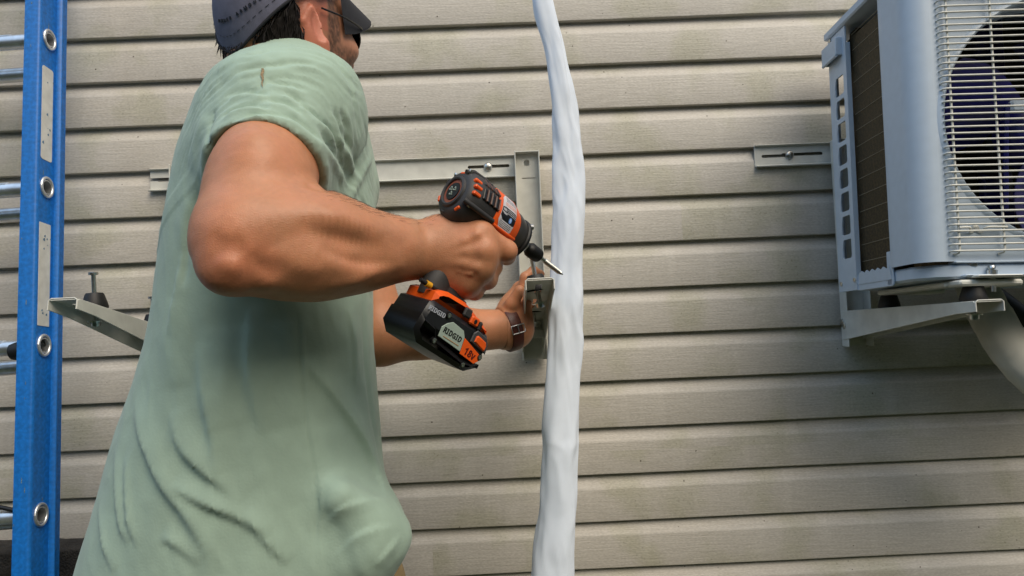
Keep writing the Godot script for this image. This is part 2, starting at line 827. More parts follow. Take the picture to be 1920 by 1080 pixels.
# ---------------------------------------------------------------- wall, ledge and ground
func siding_maps() -> Array:
	var w := 1792
	var h := 896
	var streak := noise(0.30, 21, 2).get_image(96, 1024)
	streak.resize(w, h, Image.INTERPOLATE_CUBIC)
	var fine := noise(0.42, 22, 2).get_image(640, 1024)
	fine.resize(w, h, Image.INTERPOLATE_CUBIC)
	var blot := noise(0.022, 23, 6).get_image(512, 256)
	blot.resize(w, h, Image.INTERPOLATE_CUBIC)
	var run := noise(0.035, 24, 4).get_image(1024, 64)   # faint vertical scuffs and runs
	run.resize(w, h, Image.INTERPOLATE_CUBIC)
	var speck := noise(0.35, 25, 1).get_image(1024, 512)
	speck.resize(w, h, Image.INTERPOLATE_CUBIC)
	for im: Image in [streak, fine, blot, run, speck]:
		im.convert(Image.FORMAT_L8)
	var a := streak.get_data()
	var b := fine.get_data()
	var c := blot.get_data()
	var r := run.get_data()
	var s := speck.get_data()
	var out := PackedByteArray()
	out.resize(w * h * 3)
	var hi := PackedByteArray()
	hi.resize(w * h)
	for i in w * h:
		var g := (a[i] - 128) * 0.11 + (b[i] - 128) * 0.22
		var al := clampf((c[i] - 120) * 0.012, 0.0, 1.0)           # olive algae patches
		var dk := clampf((s[i] + b[i] * 0.5 - 262.0) * 0.022, 0.0, 1.0) * (0.3 + 0.7 * al)
		var sc := clampf((r[i] - 160) * 0.015, 0.0, 0.6)
		var q := g * 0.55 + sc * 7.0 - dk * 30.0
		out[i * 3] = clampi(int(186.0 + q - al * 10.0), 0, 255)
		out[i * 3 + 1] = clampi(int(181.0 + q - al * 8.5), 0, 255)
		out[i * 3 + 2] = clampi(int(172.0 + q - al * 15.0), 0, 255)
		hi[i] = clampi(int(128.0 + (a[i] - 128) * 0.5 + (b[i] - 128) * 0.45), 0, 255)
	for i in 130:                                                   # fly specks and grit
		var x := rng.randi_range(2, w - 4)
		var y := rng.randi_range(2, h - 4)
		for k in rng.randi_range(1, 4):
			var o := ((y + k / 2) * w + x + k % 2) * 3
			out[o] = 60
			out[o + 1] = 54
			out[o + 2] = 44
	return [ImageTexture.create_from_image(Image.create_from_data(w, h, false, Image.FORMAT_RGB8, out)), ImageTexture.create_from_image(Image.create_from_data(w, h, false, Image.FORMAT_L8, hi))]


func setting() -> void:
	var maps := siding_maps()
	var sid := mat(Color.WHITE, 0.55)
	sid.albedo_texture = maps[0]
	sid.heightmap_enabled = true
	sid.heightmap_texture = maps[1]
	sid.heightmap_scale = 0.06
	M.siding = sid
	var wall := thing("house_wall", "weathered tan vinyl lap siding wall with wood grain behind the man", "wall", Vector3(0, 0.3, 0))
	var back := MB.new()
	back.box(Transform3D(), Vector3(0, 1.62, -0.08), Vector3(7.0, 2.62, 0.14), 0.002)
	obj("sheathing", back, M.dark, wall)
	var wob := noise(1.3, 31, 2)
	# (height above the lower edge, how far the face stands off the wall)
	var prof := [Vector2(0.0105, 0.001), Vector2(0.0005, 0.001), Vector2(0.0, 0.0145), Vector2(0.0010, 0.0160), Vector2(0.0035, 0.0165), Vector2(0.035, 0.0160), Vector2(0.0680, 0.0157), Vector2(0.0705, 0.0152), Vector2(0.0735, 0.0138), Vector2(0.0860, 0.0072), Vector2(0.0975, 0.0012), Vector2(0.1065, 0.0006)]
	for i in range(-9, 14):
		var y0 := 1.1 + 0.6603 - (i - 0.0) * 0.1016
		var m := MB.new()
		var off := rng.randf()
		var tilt := rng.randf_range(-0.0005, 0.0005)
		var xs := []
		var x := -3.4
		while x < 3.41:
			xs.append(x)
			x += 0.10
		var length := [0.0]
		for j in range(1, prof.size()):
			length.append(length[j - 1] + prof[j].distance_to(prof[j - 1]))
		for j in prof.size() - 1:
			var e: Vector2 = prof[j + 1] - prof[j]
			var here := Vector3(0, -e.y, e.x).normalized()
			var nn := [here, here]
			for s in 2:
				var o: int = j + (1 if s else -1)
				if o >= 0 and o < prof.size() - 1:
					var f: Vector2 = prof[o + 1] - prof[o]
					var other := Vector3(0, -f.y, f.x).normalized()
					if other.dot(here) > 0.72:
						nn[s] = (other + here).normalized()
			var k := m.v.size()
			for q in xs.size():
				for s in 2:
					var p: Vector2 = prof[j + s]
					var bulge: float = p.y / 0.0165
					var z: float = p.y + bulge * (0.0011 * wob.get_noise_2d(xs[q], i * 7.3) + tilt * xs[q] * 0.3)
					var y: float = y0 + p.x + 0.0012 * wob.get_noise_2d(xs[q] * 0.6, i * 3.1 + 50.0)
					m.vert(Vector3(xs[q], y, z), nn[s], Vector2((xs[q] + 3.5) / 2.4 + off, (y0 - length[j + s] + i * 0.173) / 1.2))
			for q in xs.size() - 1:
				m.tri(k + q * 2, k + q * 2 + 1, k + q * 2 + 3)
				m.tri(k + q * 2, k + q * 2 + 3, k + q * 2 + 2)
		obj("siding_plank", m, sid, wall)
	# foundation under the siding
	var f := MB.new()
	f.box(Transform3D(), Vector3(0, 0.19, -0.10), Vector3(7.0, 0.44, 0.16), 0.004)
	var fo := obj("foundation", f, M.concrete)
	fo.set_meta("kind", "structure")
	# dark crumbling ledge in front of the siding at the lower left
	var ledge := thing("dark_ledge", "low dark weathered concrete ledge with crumbs along its top behind the ladder foot", "ledge", Vector3(-1.3, 0.0, 0.05))
	var e := MB.new()
	var top_y := W(155, 1010, 0.03).y
	var rough := noise(9.0, 41, 4)
	var rows := []
	for s in [[0.10, 0.0], [0.095, 1.0], [0.088, 1.0], [0.06, 1.0], [0.03, 1.0], [0.016, 1.0]]:
		var row := []
		for q in 121:
			var x := -2.6 + q * 0.0165
			var y: float = s[1] * (top_y + 0.006 * rough.get_noise_2d(x * 3.0, s[0] * 40.0) - (0.006 if s[0] > 0.09 else 0.0))
			row.append(Vector3(x, y, s[0] + 0.004 * rough.get_noise_2d(x * 5.0, y * 3.0)))
		rows.append(row)
	e.grid(rows)
	obj("block", e, M.concrete, ledge)
	var twig := MB.new()
	for q in 26:
		var x := rng.randf_range(-1.25, -0.75)
		var a := Vector3(x, top_y + 0.002, rng.randf_range(0.02, 0.085))
		var d := Vector3(rng.randf_range(-1, 1), rng.randf_range(0.0, 0.45), rng.randf_range(-1, 1)).normalized() * rng.randf_range(0.006, 0.018)
		twig.tube([a, a + d * 0.5 + Vector3(0, 0.002, 0), a + d], [0.0011, 0.0014, 0.0005], 5)
	var tw := obj("crumbs", twig, M.soil, ledge)
	tw.set_meta("kind", "stuff")
	# clipped hedge across the narrow yard, behind the photographer: it keeps the low sky off the foot of the wall
	var hedge := thing("hedge", "tall clipped green hedge facing the house wall across the yard", "hedge", Vector3(0, 0, 3.9))
	var hm := MB.new()
	var hn := noise(1.0, 44, 3)
	var hrows := []
	for s in [[3.45, 0.0], [3.40, 0.5], [3.42, 1.0], [3.46, 1.5], [3.52, 2.15], [3.68, 2.34], [3.95, 2.40], [4.2, 2.32], [4.36, 2.1], [4.4, 1.0], [4.38, 0.0]]:
		var hrow := []
		for q in 121:
			var x := -9.0 + q * 0.15
			var b := 0.10 * hn.get_noise_3d(x * 1.4, s[1] * 1.6, s[0] * 1.6) + 0.04 * hn.get_noise_3d(x * 6.0, s[1] * 6.0, s[0] * 5.0)
			hrow.append(Vector3(x, maxf(0.0, s[1] + b * (1.0 if s[1] > 0.2 else 0.0)), s[0] + (-b if s[0] < 3.9 else b)))
		hrows.append(hrow)
	hm.grid(hrows)
	obj("foliage", hm, worn(Color(0.20, 0.27, 0.13), 0.5, 0.06, 0.9, 0.0, 3.0, 45), hedge)
	# ground
	var g := MB.new()
	var gr := []
	var gn := noise(0.6, 51, 4)
	var ticks := []
	for q in range(-20, 21):
		ticks.append(signf(q) * pow(absf(q) / 20.0, 2.2) * 45.0)
	for z: float in ticks:
		var row := []
		for x: float in ticks:
			row.append(Vector3(x, 0.03 * gn.get_noise_2d(x, z) - 0.03, z))
		gr.append(row)
	g.grid(gr)
	var ground := obj("ground", g, worn(Color(0.20, 0.23, 0.12), 0.4, 0.5, 0.95, 0.0, 2.0, 52))
	ground.set_meta("kind", "structure")


# ---------------------------------------------------------------- ladder
func ladder() -> void:
	var A := P(47, 0, 1.36)
	var B := P(21, 1080, 1.20)
	var yv := (A - B).normalized()
	var bot := B - yv * (B.y / yv.y)
	var t := thing("extension_ladder", "blue fibreglass extension ladder with aluminium rungs leaning on the siding", "ladder", bot)
	var xv := (Vector3(1, 0, 0.0) - yv * yv.x).normalized()
	var zv := xv.cross(yv)
	var X := Transform3D(Basis(xv, yv, zv), bot)
	var long := 2.55
	# rail section in local x, z (front face at z = 0): front flange to the left, web, outward lip at the back
	var down := X * Transform3D(Basis(Vector3(1, 0, 0), Vector3(0, 0, -1), Vector3(0, 1, 0)), Vector3.ZERO)  # local (x, y) -> (x, -z)
	var rail := MB.new()
	rail.prism(down, [Vector2(0, 0.0), Vector2(0.025, 0.0), Vector2(0.028, 0.0010), Vector2(0.0295, 0.0025), Vector2(0.0305, 0.0055), Vector2(0.0265, 0.0060), Vector2(0.0250, 0.0045), Vector2(0, 0.0045)], 0.0, long, 0.0, 1.0)
	rail.prism(down, [Vector2(0.0305, 0.050), Vector2(0.0410, 0.050), Vector2(0.0420, 0.052), Vector2(0.0410, 0.0545), Vector2(0.002, 0.0545), Vector2(0.002, 0.050)], 0.0, long, 0.0, 1.0)
	var rail_node := obj("side_rail", rail, M.ladder, t)
	# the second section right behind, mostly hidden
	var rail2 := MB.new()
	rail2.prism(down, [Vector2(0.0, 0.058), Vector2(0.022, 0.058), Vector2(0.022, 0.096), Vector2(0.017, 0.096), Vector2(0.017, 0.063), Vector2(0.0, 0.063)], 0.35, long - 0.15, 0.0, 1.0)
	obj("side_rail", rail2, M.ladder, t)
	var far := MB.new()
	far.prism(down, [Vector2(-0.40, 0.0), Vector2(-0.37, 0.0), Vector2(-0.37, 0.0605), Vector2(-0.385, 0.0605), Vector2(-0.385, 0.005), Vector2(-0.40, 0.005)], 0.0, long, 0.0, 1.0)
	obj("side_rail", far, M.ladder, t)
	var eye_y := func(px: float, py: float) -> float: return (X.affine_inverse() * W(px, py, (X * Vector3(0.03, (P(px, py, 1.33) - bot).dot(yv), -0.03)).z)).y
	var ys := []
	for q in [[93, 75], [85, 357], [78, 655], [73, 965]]:
		ys.append(eye_y.call(q[0], q[1]))
	var step: float = (ys[0] - ys[3]) / 3.0
	var web_holes := []
	for i in range(-2, 8):
		var yh: float = ys[3] + step * i
		if yh > 0.06 and yh < long - 0.05:
			var hole := []
			for s in 18:
				var an := TAU * s / 18
				hole.append(Vector2(0.027 + cos(an) * 0.0150, yh + sin(an) * 0.0150))
			web_holes.append(hole)
	var into := X * Transform3D(Basis(Vector3(0, 0, -1), Vector3(0, 1, 0), Vector3(1, 0, 0)), Vector3(0.0265, 0, 0))
	plate("web", into, [Vector2(0.0058, 0), Vector2(0.0498, 0), Vector2(0.0498, long), Vector2(0.0058, long)], web_holes, 0.004, M.ladder, rail_node)
	for i in range(-2, 8):
		var y: float = ys[3] + step * i
		if y < 0.06 or y > long - 0.05:
			continue
		var c := X * Vector3(0, y, -0.027)
		var R := Transform3D(Basis(xv, yv, zv), c)
		var rung := MB.new()
		rung.lathe(R, [Vector2(-0.384, 0.0145), Vector2(0.033, 0.0145), Vector2(0.0331, 0.0125), Vector2(-0.05, 0.0120)], 20, 1.0, 1.0)
		for a in 7:                                            # tread ribs
			var q := -0.9 + a * 0.3
			rung.box(R, Vector3(-0.20, cos(q) * 0.0146, sin(q) * 0.0146), Vector3(0.32, 0.0014, 0.0016), 0.0003)
		var rg := obj("rung", rung, M.aluminium, t)
		# D-shaped flared socket on the web
		var ring := MB.new()
		var outer := []
		var inner := []
		for s in 22:
			var an := TAU * s / 22
			var sq := Vector2(cos(an) * 0.0190, sin(an) * 0.0225)
			outer.append(sq)
			inner.append(sq * 0.70)
		var pts := []
		for s in 23:
			var q: Vector2 = outer[s % 22] * 0.84
			pts.append(R * Vector3(0.0322, q.y, q.x))
		ring.tube(pts, [0.0032], 8, xv, 1.0, false)
		obj("rung_socket", ring, M.aluminium, rg)
	# rungs of the section behind
	for q in [[20, 118], [15, 389], [12, 686], [10, 985]]:
		var y: float = eye_y.call(q[0], q[1])
		var R := Transform3D(Basis(xv, yv, zv), X * Vector3(0, y, -0.078))
		var rung := MB.new()
		rung.lathe(R, [Vector2(-0.36, 0.0145), Vector2(0.018, 0.0145)], 18, 1.0, 1.0)
		obj("rung", rung, M.aluminium, t)
	# rung lock boot and pull rope
	var boot := MB.new()
	boot.lathe(Transform3D(Basis(xv, yv, zv), X * Vector3(0, ys[2], -0.027)), [Vector2(-0.026, 0.012), Vector2(-0.024, 0.0165), Vector2(-0.010, 0.019), Vector2(0.027, 0.0195), Vector2(0.027, 0.012)], 20, 1.0, 1.15)
	obj("rubber_boot", boot, M.rubber, t)
	var rope := MB.new()
	var y3: float = ys[3]
	rope.tube(spline([X * Vector3(-0.12, y3 + 0.035, -0.02), X * Vector3(-0.04, y3 + 0.022, -0.015), X * Vector3(0.02, y3 + 0.004, -0.014)], 5), [0.0042], 8)
	obj("pull_rope", rope, M.black, t)
	rope = MB.new()
	rope.tube(spline([X * Vector3(-0.022, y3 - 0.005, -0.05), X * Vector3(-0.024, y3 - 0.15, -0.052), X * Vector3(-0.021, y3 - 0.35, -0.05)], 5), [0.005], 8)
	obj("pull_rope", rope, M.black, t)
	# chips and scuffs in the blue resin
	var chips := MB.new()
	for i in 46:
		var y := rng.randf_range(0.5, 1.9)
		var q := X
		var cx := rng.randf_range(0.002, 0.026)
		if i % 2:
			q = X * Transform3D(Basis(Vector3(0, 0, -1), Vector3(0, 1, 0), Vector3(1, 0, 0)), Vector3(0.0305, 0, 0))
			cx = rng.randf_range(0.007, 0.049)
		var w := rng.randf_range(0.0003, 0.0012)
		var h := w * rng.randf_range(0.8, 7.0)
		chips.prism(q, [Vector2(cx - w, y - h * 0.7), Vector2(cx + w * 0.6, y - h), Vector2(cx + w, y + h * 0.4), Vector2(cx - w * 0.3, y + h)], 0.00005, 0.0003)
	var chip := obj("scuffs", chips, worn(Color(0.36, 0.45, 0.52), 0.3, 0.004, 0.8), t)
	chip.set_meta("kind", "stuff")
	# two worn white stickers on the web
	for s in [[125, 303, 82, 0], [416, 612, 70, 1]]:
		var ya: float = eye_y.call(90, s[0] + 4)
		var yb: float = eye_y.call(82, s[1])
		var st := MB.new()
		var on := X * Transform3D(Basis(Vector3(0, 0, -1), Vector3(0, 1, 0), Vector3(1, 0, 0)), Vector3(0.0305, 0, 0))
		st.prism(on, rounded(0.009, yb, 0.041, ya, 0.005 if s[3] == 0 else 0.001), 0.0002, 0.0009)
		var so := obj("sticker", st, M.sticker, t)
		var ink := MB.new()
		for q in 9:
			var c := Vector2(rng.randf_range(0.014, 0.042), rng.randf_range(yb + 0.01, ya - 0.01))
			if q < 5:
				c = Vector2(rng.randf_range(0.022, 0.034), lerpf(yb, ya, 0.35 if s[3] == 0 else 0.82) + rng.randf_range(-0.016, 0.016))
			var w := rng.randf_range(0.0008, 0.003)
			ink.prism(on, [c + Vector2(-w, -w * 0.6), c + Vector2(w, -w), c + Vector2(w * 0.7, w * 1.4), c + Vector2(-w * 0.8, w * 0.6)], 0.0009, 0.0011)
		var io := obj("faded_print", ink, worn(Color(0.33, 0.45, 0.55), 0.2, 0.01, 0.6), so)
		io.set_meta("kind", "stuff")


# ---------------------------------------------------------------- wall brackets
func bracket(label: String, base: Vector3, bar: Vector2, arms: Array, tilt: float, near_mount: float) -> Node3D:
	var t := thing("wall_bracket", label, "bracket", base, "steel wall brackets for condensers")
	var I := Transform3D(Basis(), base)
	# crossbar: lipped channel, open to the front; local y 0 is its lower edge
	var H := 0.045
	var z0 := 0.0166
	var on := I * Transform3D(Basis(), Vector3(0, 0, z0))
	var holes := []
	var x := bar.x + 0.016
	holes.append(rounded(x, 0.0195, x + 0.065, 0.0265, 0.0034))
	for a: float in arms:
		holes.append(rounded(a - 0.105, 0.0215, a - 0.012, 0.0285, 0.0034))
	holes.append(circle(Vector2((bar.x + bar.y) * 0.5, 0.024), 0.0045, 12))
	var c := plate("crossbar", on, [Vector2(bar.x, 0.001), Vector2(bar.y, 0.001), Vector2(bar.y, H), Vector2(bar.x, H)], holes, 0.0022, M.bracket, t)
	var lips := MB.new()
	var side := on * Transform3D(Basis(Vector3(0, 0, 1), Vector3(0, 1, 0), Vector3(-1, 0, 0)), Vector3(bar.y, 0, 0))
	lips.prism(side, [Vector2(0.0023, 0.0), Vector2(0.0115, -0.003), Vector2(0.0130, -0.002), Vector2(0.0132, 0.0), Vector2(0.0105, 0.0008), Vector2(0.0023, 0.0036)], 0.0, bar.y - bar.x, 0.0, 0.8)
	lips.prism(side, [Vector2(-0.001, H), Vector2(0.010, H + 0.0005), Vector2(0.011, H + 0.0016), Vector2(0.010, H + 0.0024), Vector2(-0.001, H + 0.0020)], 0.0, bar.y - bar.x, 0.0, 0.8)
	obj("lip", lips, M.bracket, c)
	for a: float in arms:
		var h := 0.455
		# upright: channel whose flanges point to the front
		var ub := I * Transform3D(Basis(), Vector3(a, 0, z0 + 0.0135))
		var up_ := plate("upright", ub, [Vector2(0, H + 0.003 - h), Vector2(0.052, H + 0.003 - h), Vector2(0.052, H + 0.003), Vector2(0, H + 0.003)], [circle(Vector2(0.026, 0.028), 0.0062, 14), rounded(0.0205, 0.02, 0.0315, 0.028, 0.001), rounded(0.014, -0.0085, 0.044, -0.0065, 0.0008)], 0.0022, M.bracket, t)
		var fl := MB.new()
		for s in 2:
			fl = MB.new()
			var fx := Vector3(0.052 if s else 0.0, 0, 0)
			fl.box(ub, fx + Vector3(0, H + 0.003 - h * 0.5, 0.0165), Vector3(0.0022, h, 0.028), 0.0007)
			obj("flange", fl, M.bracket, up_)
		fl = MB.new()
		fl.box(ub, Vector3(0.026, H + 0.003, 0.011), Vector3(0.0522, 0.0022, 0.018), 0.0007)
		obj("top_flange", fl, M.bracket, up_)
		for q in [[-0.034, 0.0], [-0.047, 0.006]]:
			var sb := MB.new()
			bolt(ub * Vector3(-0.006, H + 0.003 - h + 0.070 + q[0] * 0.5 + 0.01 * q[1], 0.012 + q[1]), ub * Vector3(0.012, H + 0.003 - h + 0.070 + q[0] * 0.5, 0.012 + q[1]), 0.0042, sb, 1.9)
			obj("side_bolt", sb, M.zinc, up_)
		# arm: tapered channel open below, hinged on the upright
		var piv := ub * Vector3(0.026, H + 0.003 - h + 0.045, 0.006) - Vector3(0.005, 0, 0)
		var aim := Basis(Vector3(1, 0, 0), tilt * -1.0)
		var Z := Transform3D(aim, piv)     # local z points away from the wall, y up
		var L := 0.43
		var wd := 0.0212
		var sideways := Z * Transform3D(Basis(Vector3(0, 0, 1), Vector3(0, 1, 0), Vector3(-1, 0, 0)), Vector3.ZERO)
		var arm := MB.new()
		for s in 2:
			var x0 := (wd if s else -wd) - (0.0 if s else 0.0022)
			arm.prism(sideways, [Vector2(0, -0.030), Vector2(0.012, -0.030), Vector2(L - 0.05, 0.0125), Vector2(L, 0.0150), Vector2(L, 0.0285), Vector2(L - 0.004, 0.032), Vector2(0, 0.032)], -x0 - 0.0022, -x0, 0.0006)
		var ao := obj("arm", arm, M.bracket, t)
		var web := plate("arm_top", Z * Transform3D(Basis(Vector3(1, 0, 0), Vector3(0, 0, -1), Vector3(0, 1, 0)), Vector3(0, 0.030, 0)), [Vector2(-wd, 0), Vector2(wd, 0), Vector2(wd, -L), Vector2(-wd, -L)], [rounded(-0.0055, -L + 0.03, 0.0055, -L + 0.10, 0.002), rounded(-0.0055, -L + 0.145, 0.0055, -L + 0.20, 0.002)], 0.0022, M.bracket, ao)
		var rim := MB.new()
		rim.tube([Z * Vector3(-wd - 0.001, 0.0150, L), Z * Vector3(-wd - 0.001, 0.0300, L), Z * Vector3(-wd + 0.003, 0.0328, L), Z * Vector3(wd - 0.003, 0.0328, L), Z * Vector3(wd + 0.001, 0.0300, L), Z * Vector3(wd + 0.001, 0.0150, L)], [0.0012], 6)
		obj("rolled_edge", rim, M.bracket, ao)
		var cross := MB.new()
		cross.box(Z, Vector3(0, -0.005, 0.10), Vector3(wd * 2, 0.016, 0.002), 0.0005)
		obj("stiffener", cross, M.bracket, ao)
		var shelf := MB.new()
		shelf.box(Z, Vector3(0, 0.004, 0.05), Vector3(wd * 2, 0.003, 0.03), 0.0005)
		obj("stiffener", shelf, M.bracket, ao)
		# rubber mounts with bolts through the slots
		for s in 2:
			var c0 := Z * Vector3(0, 0.0325, L - (near_mount if s == 0 else 0.280))
			var lean := Vector3(-0.14 if s == 0 and a == arms[1] and tilt > 0.1 else 0.0, 1, 0.06).normalized()
			var ax := frame(c0, lean, Vector3(0.1, 0, 1))
			var rb := MB.new()
			rb.lathe(ax, [Vector2(0, 0), Vector2(0, 0.0195), Vector2(0.003, 0.0205), Vector2(0.011, 0.0185), Vector2(0.024, 0.0145), Vector2(0.027, 0.0125), Vector2(0.028, 0.0)], 22)
			var ro := obj("rubber_mount", rb, M.rubber, t)
			var bo := MB.new()
			bolt(c0 + lean * 0.062, c0 - lean * 0.03, 0.0038, bo, 2.1)
			bo.lathe(ax, [Vector2(-0.022, 0.0), Vector2(-0.022, 0.012), Vector2(-0.020, 0.0125), Vector2(-0.020, 0.0)], 16)
			bo.lathe(ax, [Vector2(-0.029, 0.0), Vector2(-0.029, 0.0075), Vector2(-0.022, 0.0078), Vector2(-0.022, 0.0)], 6)
			obj("mount_bolt", bo, M.zinc, ro)
	# lag screws in the crossbar slots
	for q in [bar.x + 0.078, arms[0] - 0.04 if arms.size() < 2 else arms[1] - 0.06]:
		var lag := MB.new()
		var a := on * Vector3(q, 0.024, 0.009)
		bolt(a, a - Vector3(0, 0, 0.012), 0.004, lag, 1.9)
		lag.lathe(along(a - Vector3(0, 0, 0.004), a - Vector3(0, 0, 0.010)), [Vector2(0, 0), Vector2(0, 0.0095), Vector2(0.0015, 0.0095), Vector2(0.0015, 0.0)], 16)
		obj("lag_screw", lag, M.zinc, t)
	return t


func brackets() -> void:
	var y := W(985, 330, 0.02).y
	bracket("bare off-white steel wall bracket the man is fixing, two empty arms with rubber mounts", Vector3(0, y, 0), Vector2(-0.772, 0.089), [-0.710, 0.0365], 0.180, 0.085)
	var x := W(1415, 292, 0.02).x
	bracket("off-white steel wall bracket carrying the condenser, slotted bar showing beside it", Vector3(x, y, 0), Vector2(0.0, 0.90), [0.166, 0.76], 0.030, 0.036)


# ---------------------------------------------------------------- air conditioner
func air_conditioner() -> void:
	var o := P(1575, 548, 1.40)
	var zv := Vector3(-0.04, 0.030, 1.0).normalized()
	var xv := (Vector3(1, 0, 0.04) - zv * Vector3(1, 0, 0.04).dot(zv)).normalized()
	xv = xv.rotated(zv, -0.028)
	var A := Transform3D(Basis(xv, zv.cross(xv), zv), o)
	var t := thing("air_conditioner", "pale grey outdoor condenser unit with wire fan grille hung on wall bracket", "air conditioner", o)
	var Wd := 0.76
	var H := 0.54
	var D := 0.30
	var lie := A * Transform3D(Basis(Vector3(1, 0, 0), Vector3(0, 0, 1), Vector3(0, -1, 0)), Vector3.ZERO)   # (x, y) -> (x, z), extrude down
	# wrap-round cover: side panel, round corner, front with the round opening
	var R := 0.034
	var prof := [Vector2(0.003, 0.200), Vector2(0.0, 0.203), Vector2(0.0, 0.215), Vector2(0.0, D - R - 0.004), Vector2(0.0, D - R)]
	for i in range(1, 9):
		var a := PI - PI / 2 * i / 8.0
		prof.append(Vector2(R + cos(a) * R, D - R + sin(a) * R))
	var hc := Vector2(0.256, 0.262)
	var hr := 0.208
	var cover := MB.new()
	var rows := []
	for y: float in [0.030, 0.036, 0.15, 0.30, 0.45, H - 0.012]:
		var row := []
		for q in prof:
			row.append(A * Vector3(q.x, y, q.y))
		rows.append(row)
	cover.grid(rows, [], true)
	# front sheet: from the square border to the opening
	var N := zv
	var seg := 72
	var bx := [R, Wd, 0.030, H - 0.012]
	var k := cover.v.size()
	for i in seg + 1:
		var dir := Vector2.from_angle(TAU * i / seg)
		var s := 1e9
		if dir.x > 1e-6:
			s = minf(s, (bx[1] - hc.x) / dir.x)
		if dir.x < -1e-6:
			s = minf(s, (bx[0] - hc.x) / dir.x)
		if dir.y > 1e-6:
			s = minf(s, (bx[3] - hc.y) / dir.y)
		if dir.y < -1e-6:
			s = minf(s, (bx[2] - hc.y) / dir.y)
		var e := hc + dir * maxf(s, hr + 0.012)
		var e2 := hc + dir * (hr + 0.010)
		cover.vert(A * Vector3(e.x, e.y, D), N)
		cover.vert(A * Vector3(e2.x, e2.y, D), N)
	for i in seg:
		cover.tri(k + i * 2, k + i * 2 + 1, k + i * 2 + 3)
		cover.tri(k + i * 2, k + i * 2 + 3, k + i * 2 + 2)
	# corners of the border that the fan of triangles cuts off
	for c in [Vector2(bx[0], bx[2]), Vector2(bx[0], bx[3]), Vector2(bx[1], bx[2]), Vector2(bx[1], bx[3])]:
		var an: float = (c - hc).angle()
		var i0 := floori(fposmod(an, TAU) / TAU * seg)
		var b := cover.v.size()
		cover.vert(A * Vector3(c.x, c.y, D), N)
		cover.vert(cover.v[k + i0 * 2], N)
		cover.vert(cover.v[k + (i0 + 1) * 2], N)
		cover.tri(b, b + 1, b + 2)
	obj("cover", cover, M.casing, t)
	var bell := MB.new()
	bell.lathe(Transform3D(Basis(zv, A.basis.y, -xv), A * Vector3(hc.x, hc.y, 0)), [Vector2(D - 0.0005, hr + 0.012), Vector2(D + 0.003, hr + 0.008), Vector2(D + 0.004, hr + 0.003), Vector2(D + 0.001, hr), Vector2(D - 0.006, hr - 0.0015), Vector2(D - 0.02, hr - 0.002), Vector2(D - 0.055, hr - 0.002), Vector2(D - 0.06, hr + 0.02)], 72)
	obj("fan_opening_rim", bell, M.casing, t)
	# inside: back coil, dark walls
	var inner := MB.new()
	inner.box(A, Vector3(0.40, 0.272, 0.045), Vector3(0.74, 0.524, 0.03), 0.001)
	obj("inner_coil", inner, M.coil, t)
	inner = MB.new()
	inner.box(A, Vector3(0.60, 0.26, 0.17), Vector3(0.02, 0.48, 0.22), 0.001)
	obj("divider", inner, M.casing, t)
	var bar := MB.new()
	bar.box(A, Vector3(hc.x + 0.006, 0.27, 0.095), Vector3(0.055, 0.50, 0.02), 0.003)
	obj("motor_stand", bar, M.fan, t)
	# motor, hub, three blades
	var fanX := Transform3D(Basis(zv, A.basis.y, -xv), A * Vector3(hc.x, hc.y, 0))
	var motor := MB.new()
	motor.lathe(fanX, [Vector2(0.10, 0.0), Vector2(0.10, 0.045), Vector2(0.108, 0.052), Vector2(0.165, 0.052), Vector2(0.172, 0.045), Vector2(0.172, 0.0)], 28)
	obj("fan_motor", motor, M.dark, t)
	var blades := thing_part("fan", t)
	var hub := MB.new()
	hub.lathe(fanX, [Vector2(0.19, 0.0), Vector2(0.19, 0.060), Vector2(0.215, 0.060), Vector2(0.235, 0.053), Vector2(0.243, 0.040), Vector2(0.244, 0.012), Vector2(0.252, 0.010), Vector2(0.252, 0.0)], 28)
	obj("hub", hub, M.fan, blades)
	for b in 3:
		var bl := MB.new()
		for side in 2:
			var rr := []
			for i in 15:
				var row := []
				var u := i / 14.0
				for j in 10:
					var w := j / 9.0
					var r := lerpf(0.055, 0.198 - 0.020 * pow(absf(u - 0.45) * 1.8, 2.0), w)
					var an := TAU * b / 3.0 + 2.62 + lerpf(-0.56, 0.56 + 0.16 * w, u) + 0.30 * w * w
					var z := 0.225 - 0.075 * u + 0.020 * sin(u * PI) + 0.010 * w + (0.0 if side else 0.0028)
					row.append(A * Vector3(hc.x + cos(an) * r, hc.y + sin(an) * r, z))
				rr.append(row)
			bl.grid(rr, [], side == 1)
		obj("blade", bl, M.fan, blades)
	# wiring clip on the motor stand, seen through the wires
	var clip := MB.new()
	clip.box(A, Vector3(0.200, 0.295, 0.262), Vector3(0.040, 0.022, 0.012), 0.004)
	obj("wiring_clip", clip, M.casing, t)
	clip = MB.new()
	clip.tube(spline([A * Vector3(0.178, 0.300, 0.262), A * Vector3(0.175, 0.26, 0.258), A * Vector3(0.178, 0.12, 0.24)], 6), [0.0045], 8)
	clip.tube(spline([A * Vector3(0.215, 0.283, 0.265), A * Vector3(0.235, 0.300, 0.268), A * Vector3(0.250, 0.295, 0.262), A * Vector3(0.262, 0.290, 0.25)], 6), [0.004], 8)
	obj("wiring", clip, M.fan, t)
	# grille: horizontal wires on upright wires
	var gr := thing_part("grille", t)
	var gz := D + 0.010
	var x0 := 0.052
	var pitch := 0.01065
	var gy0 := 0.046
	var n := 43
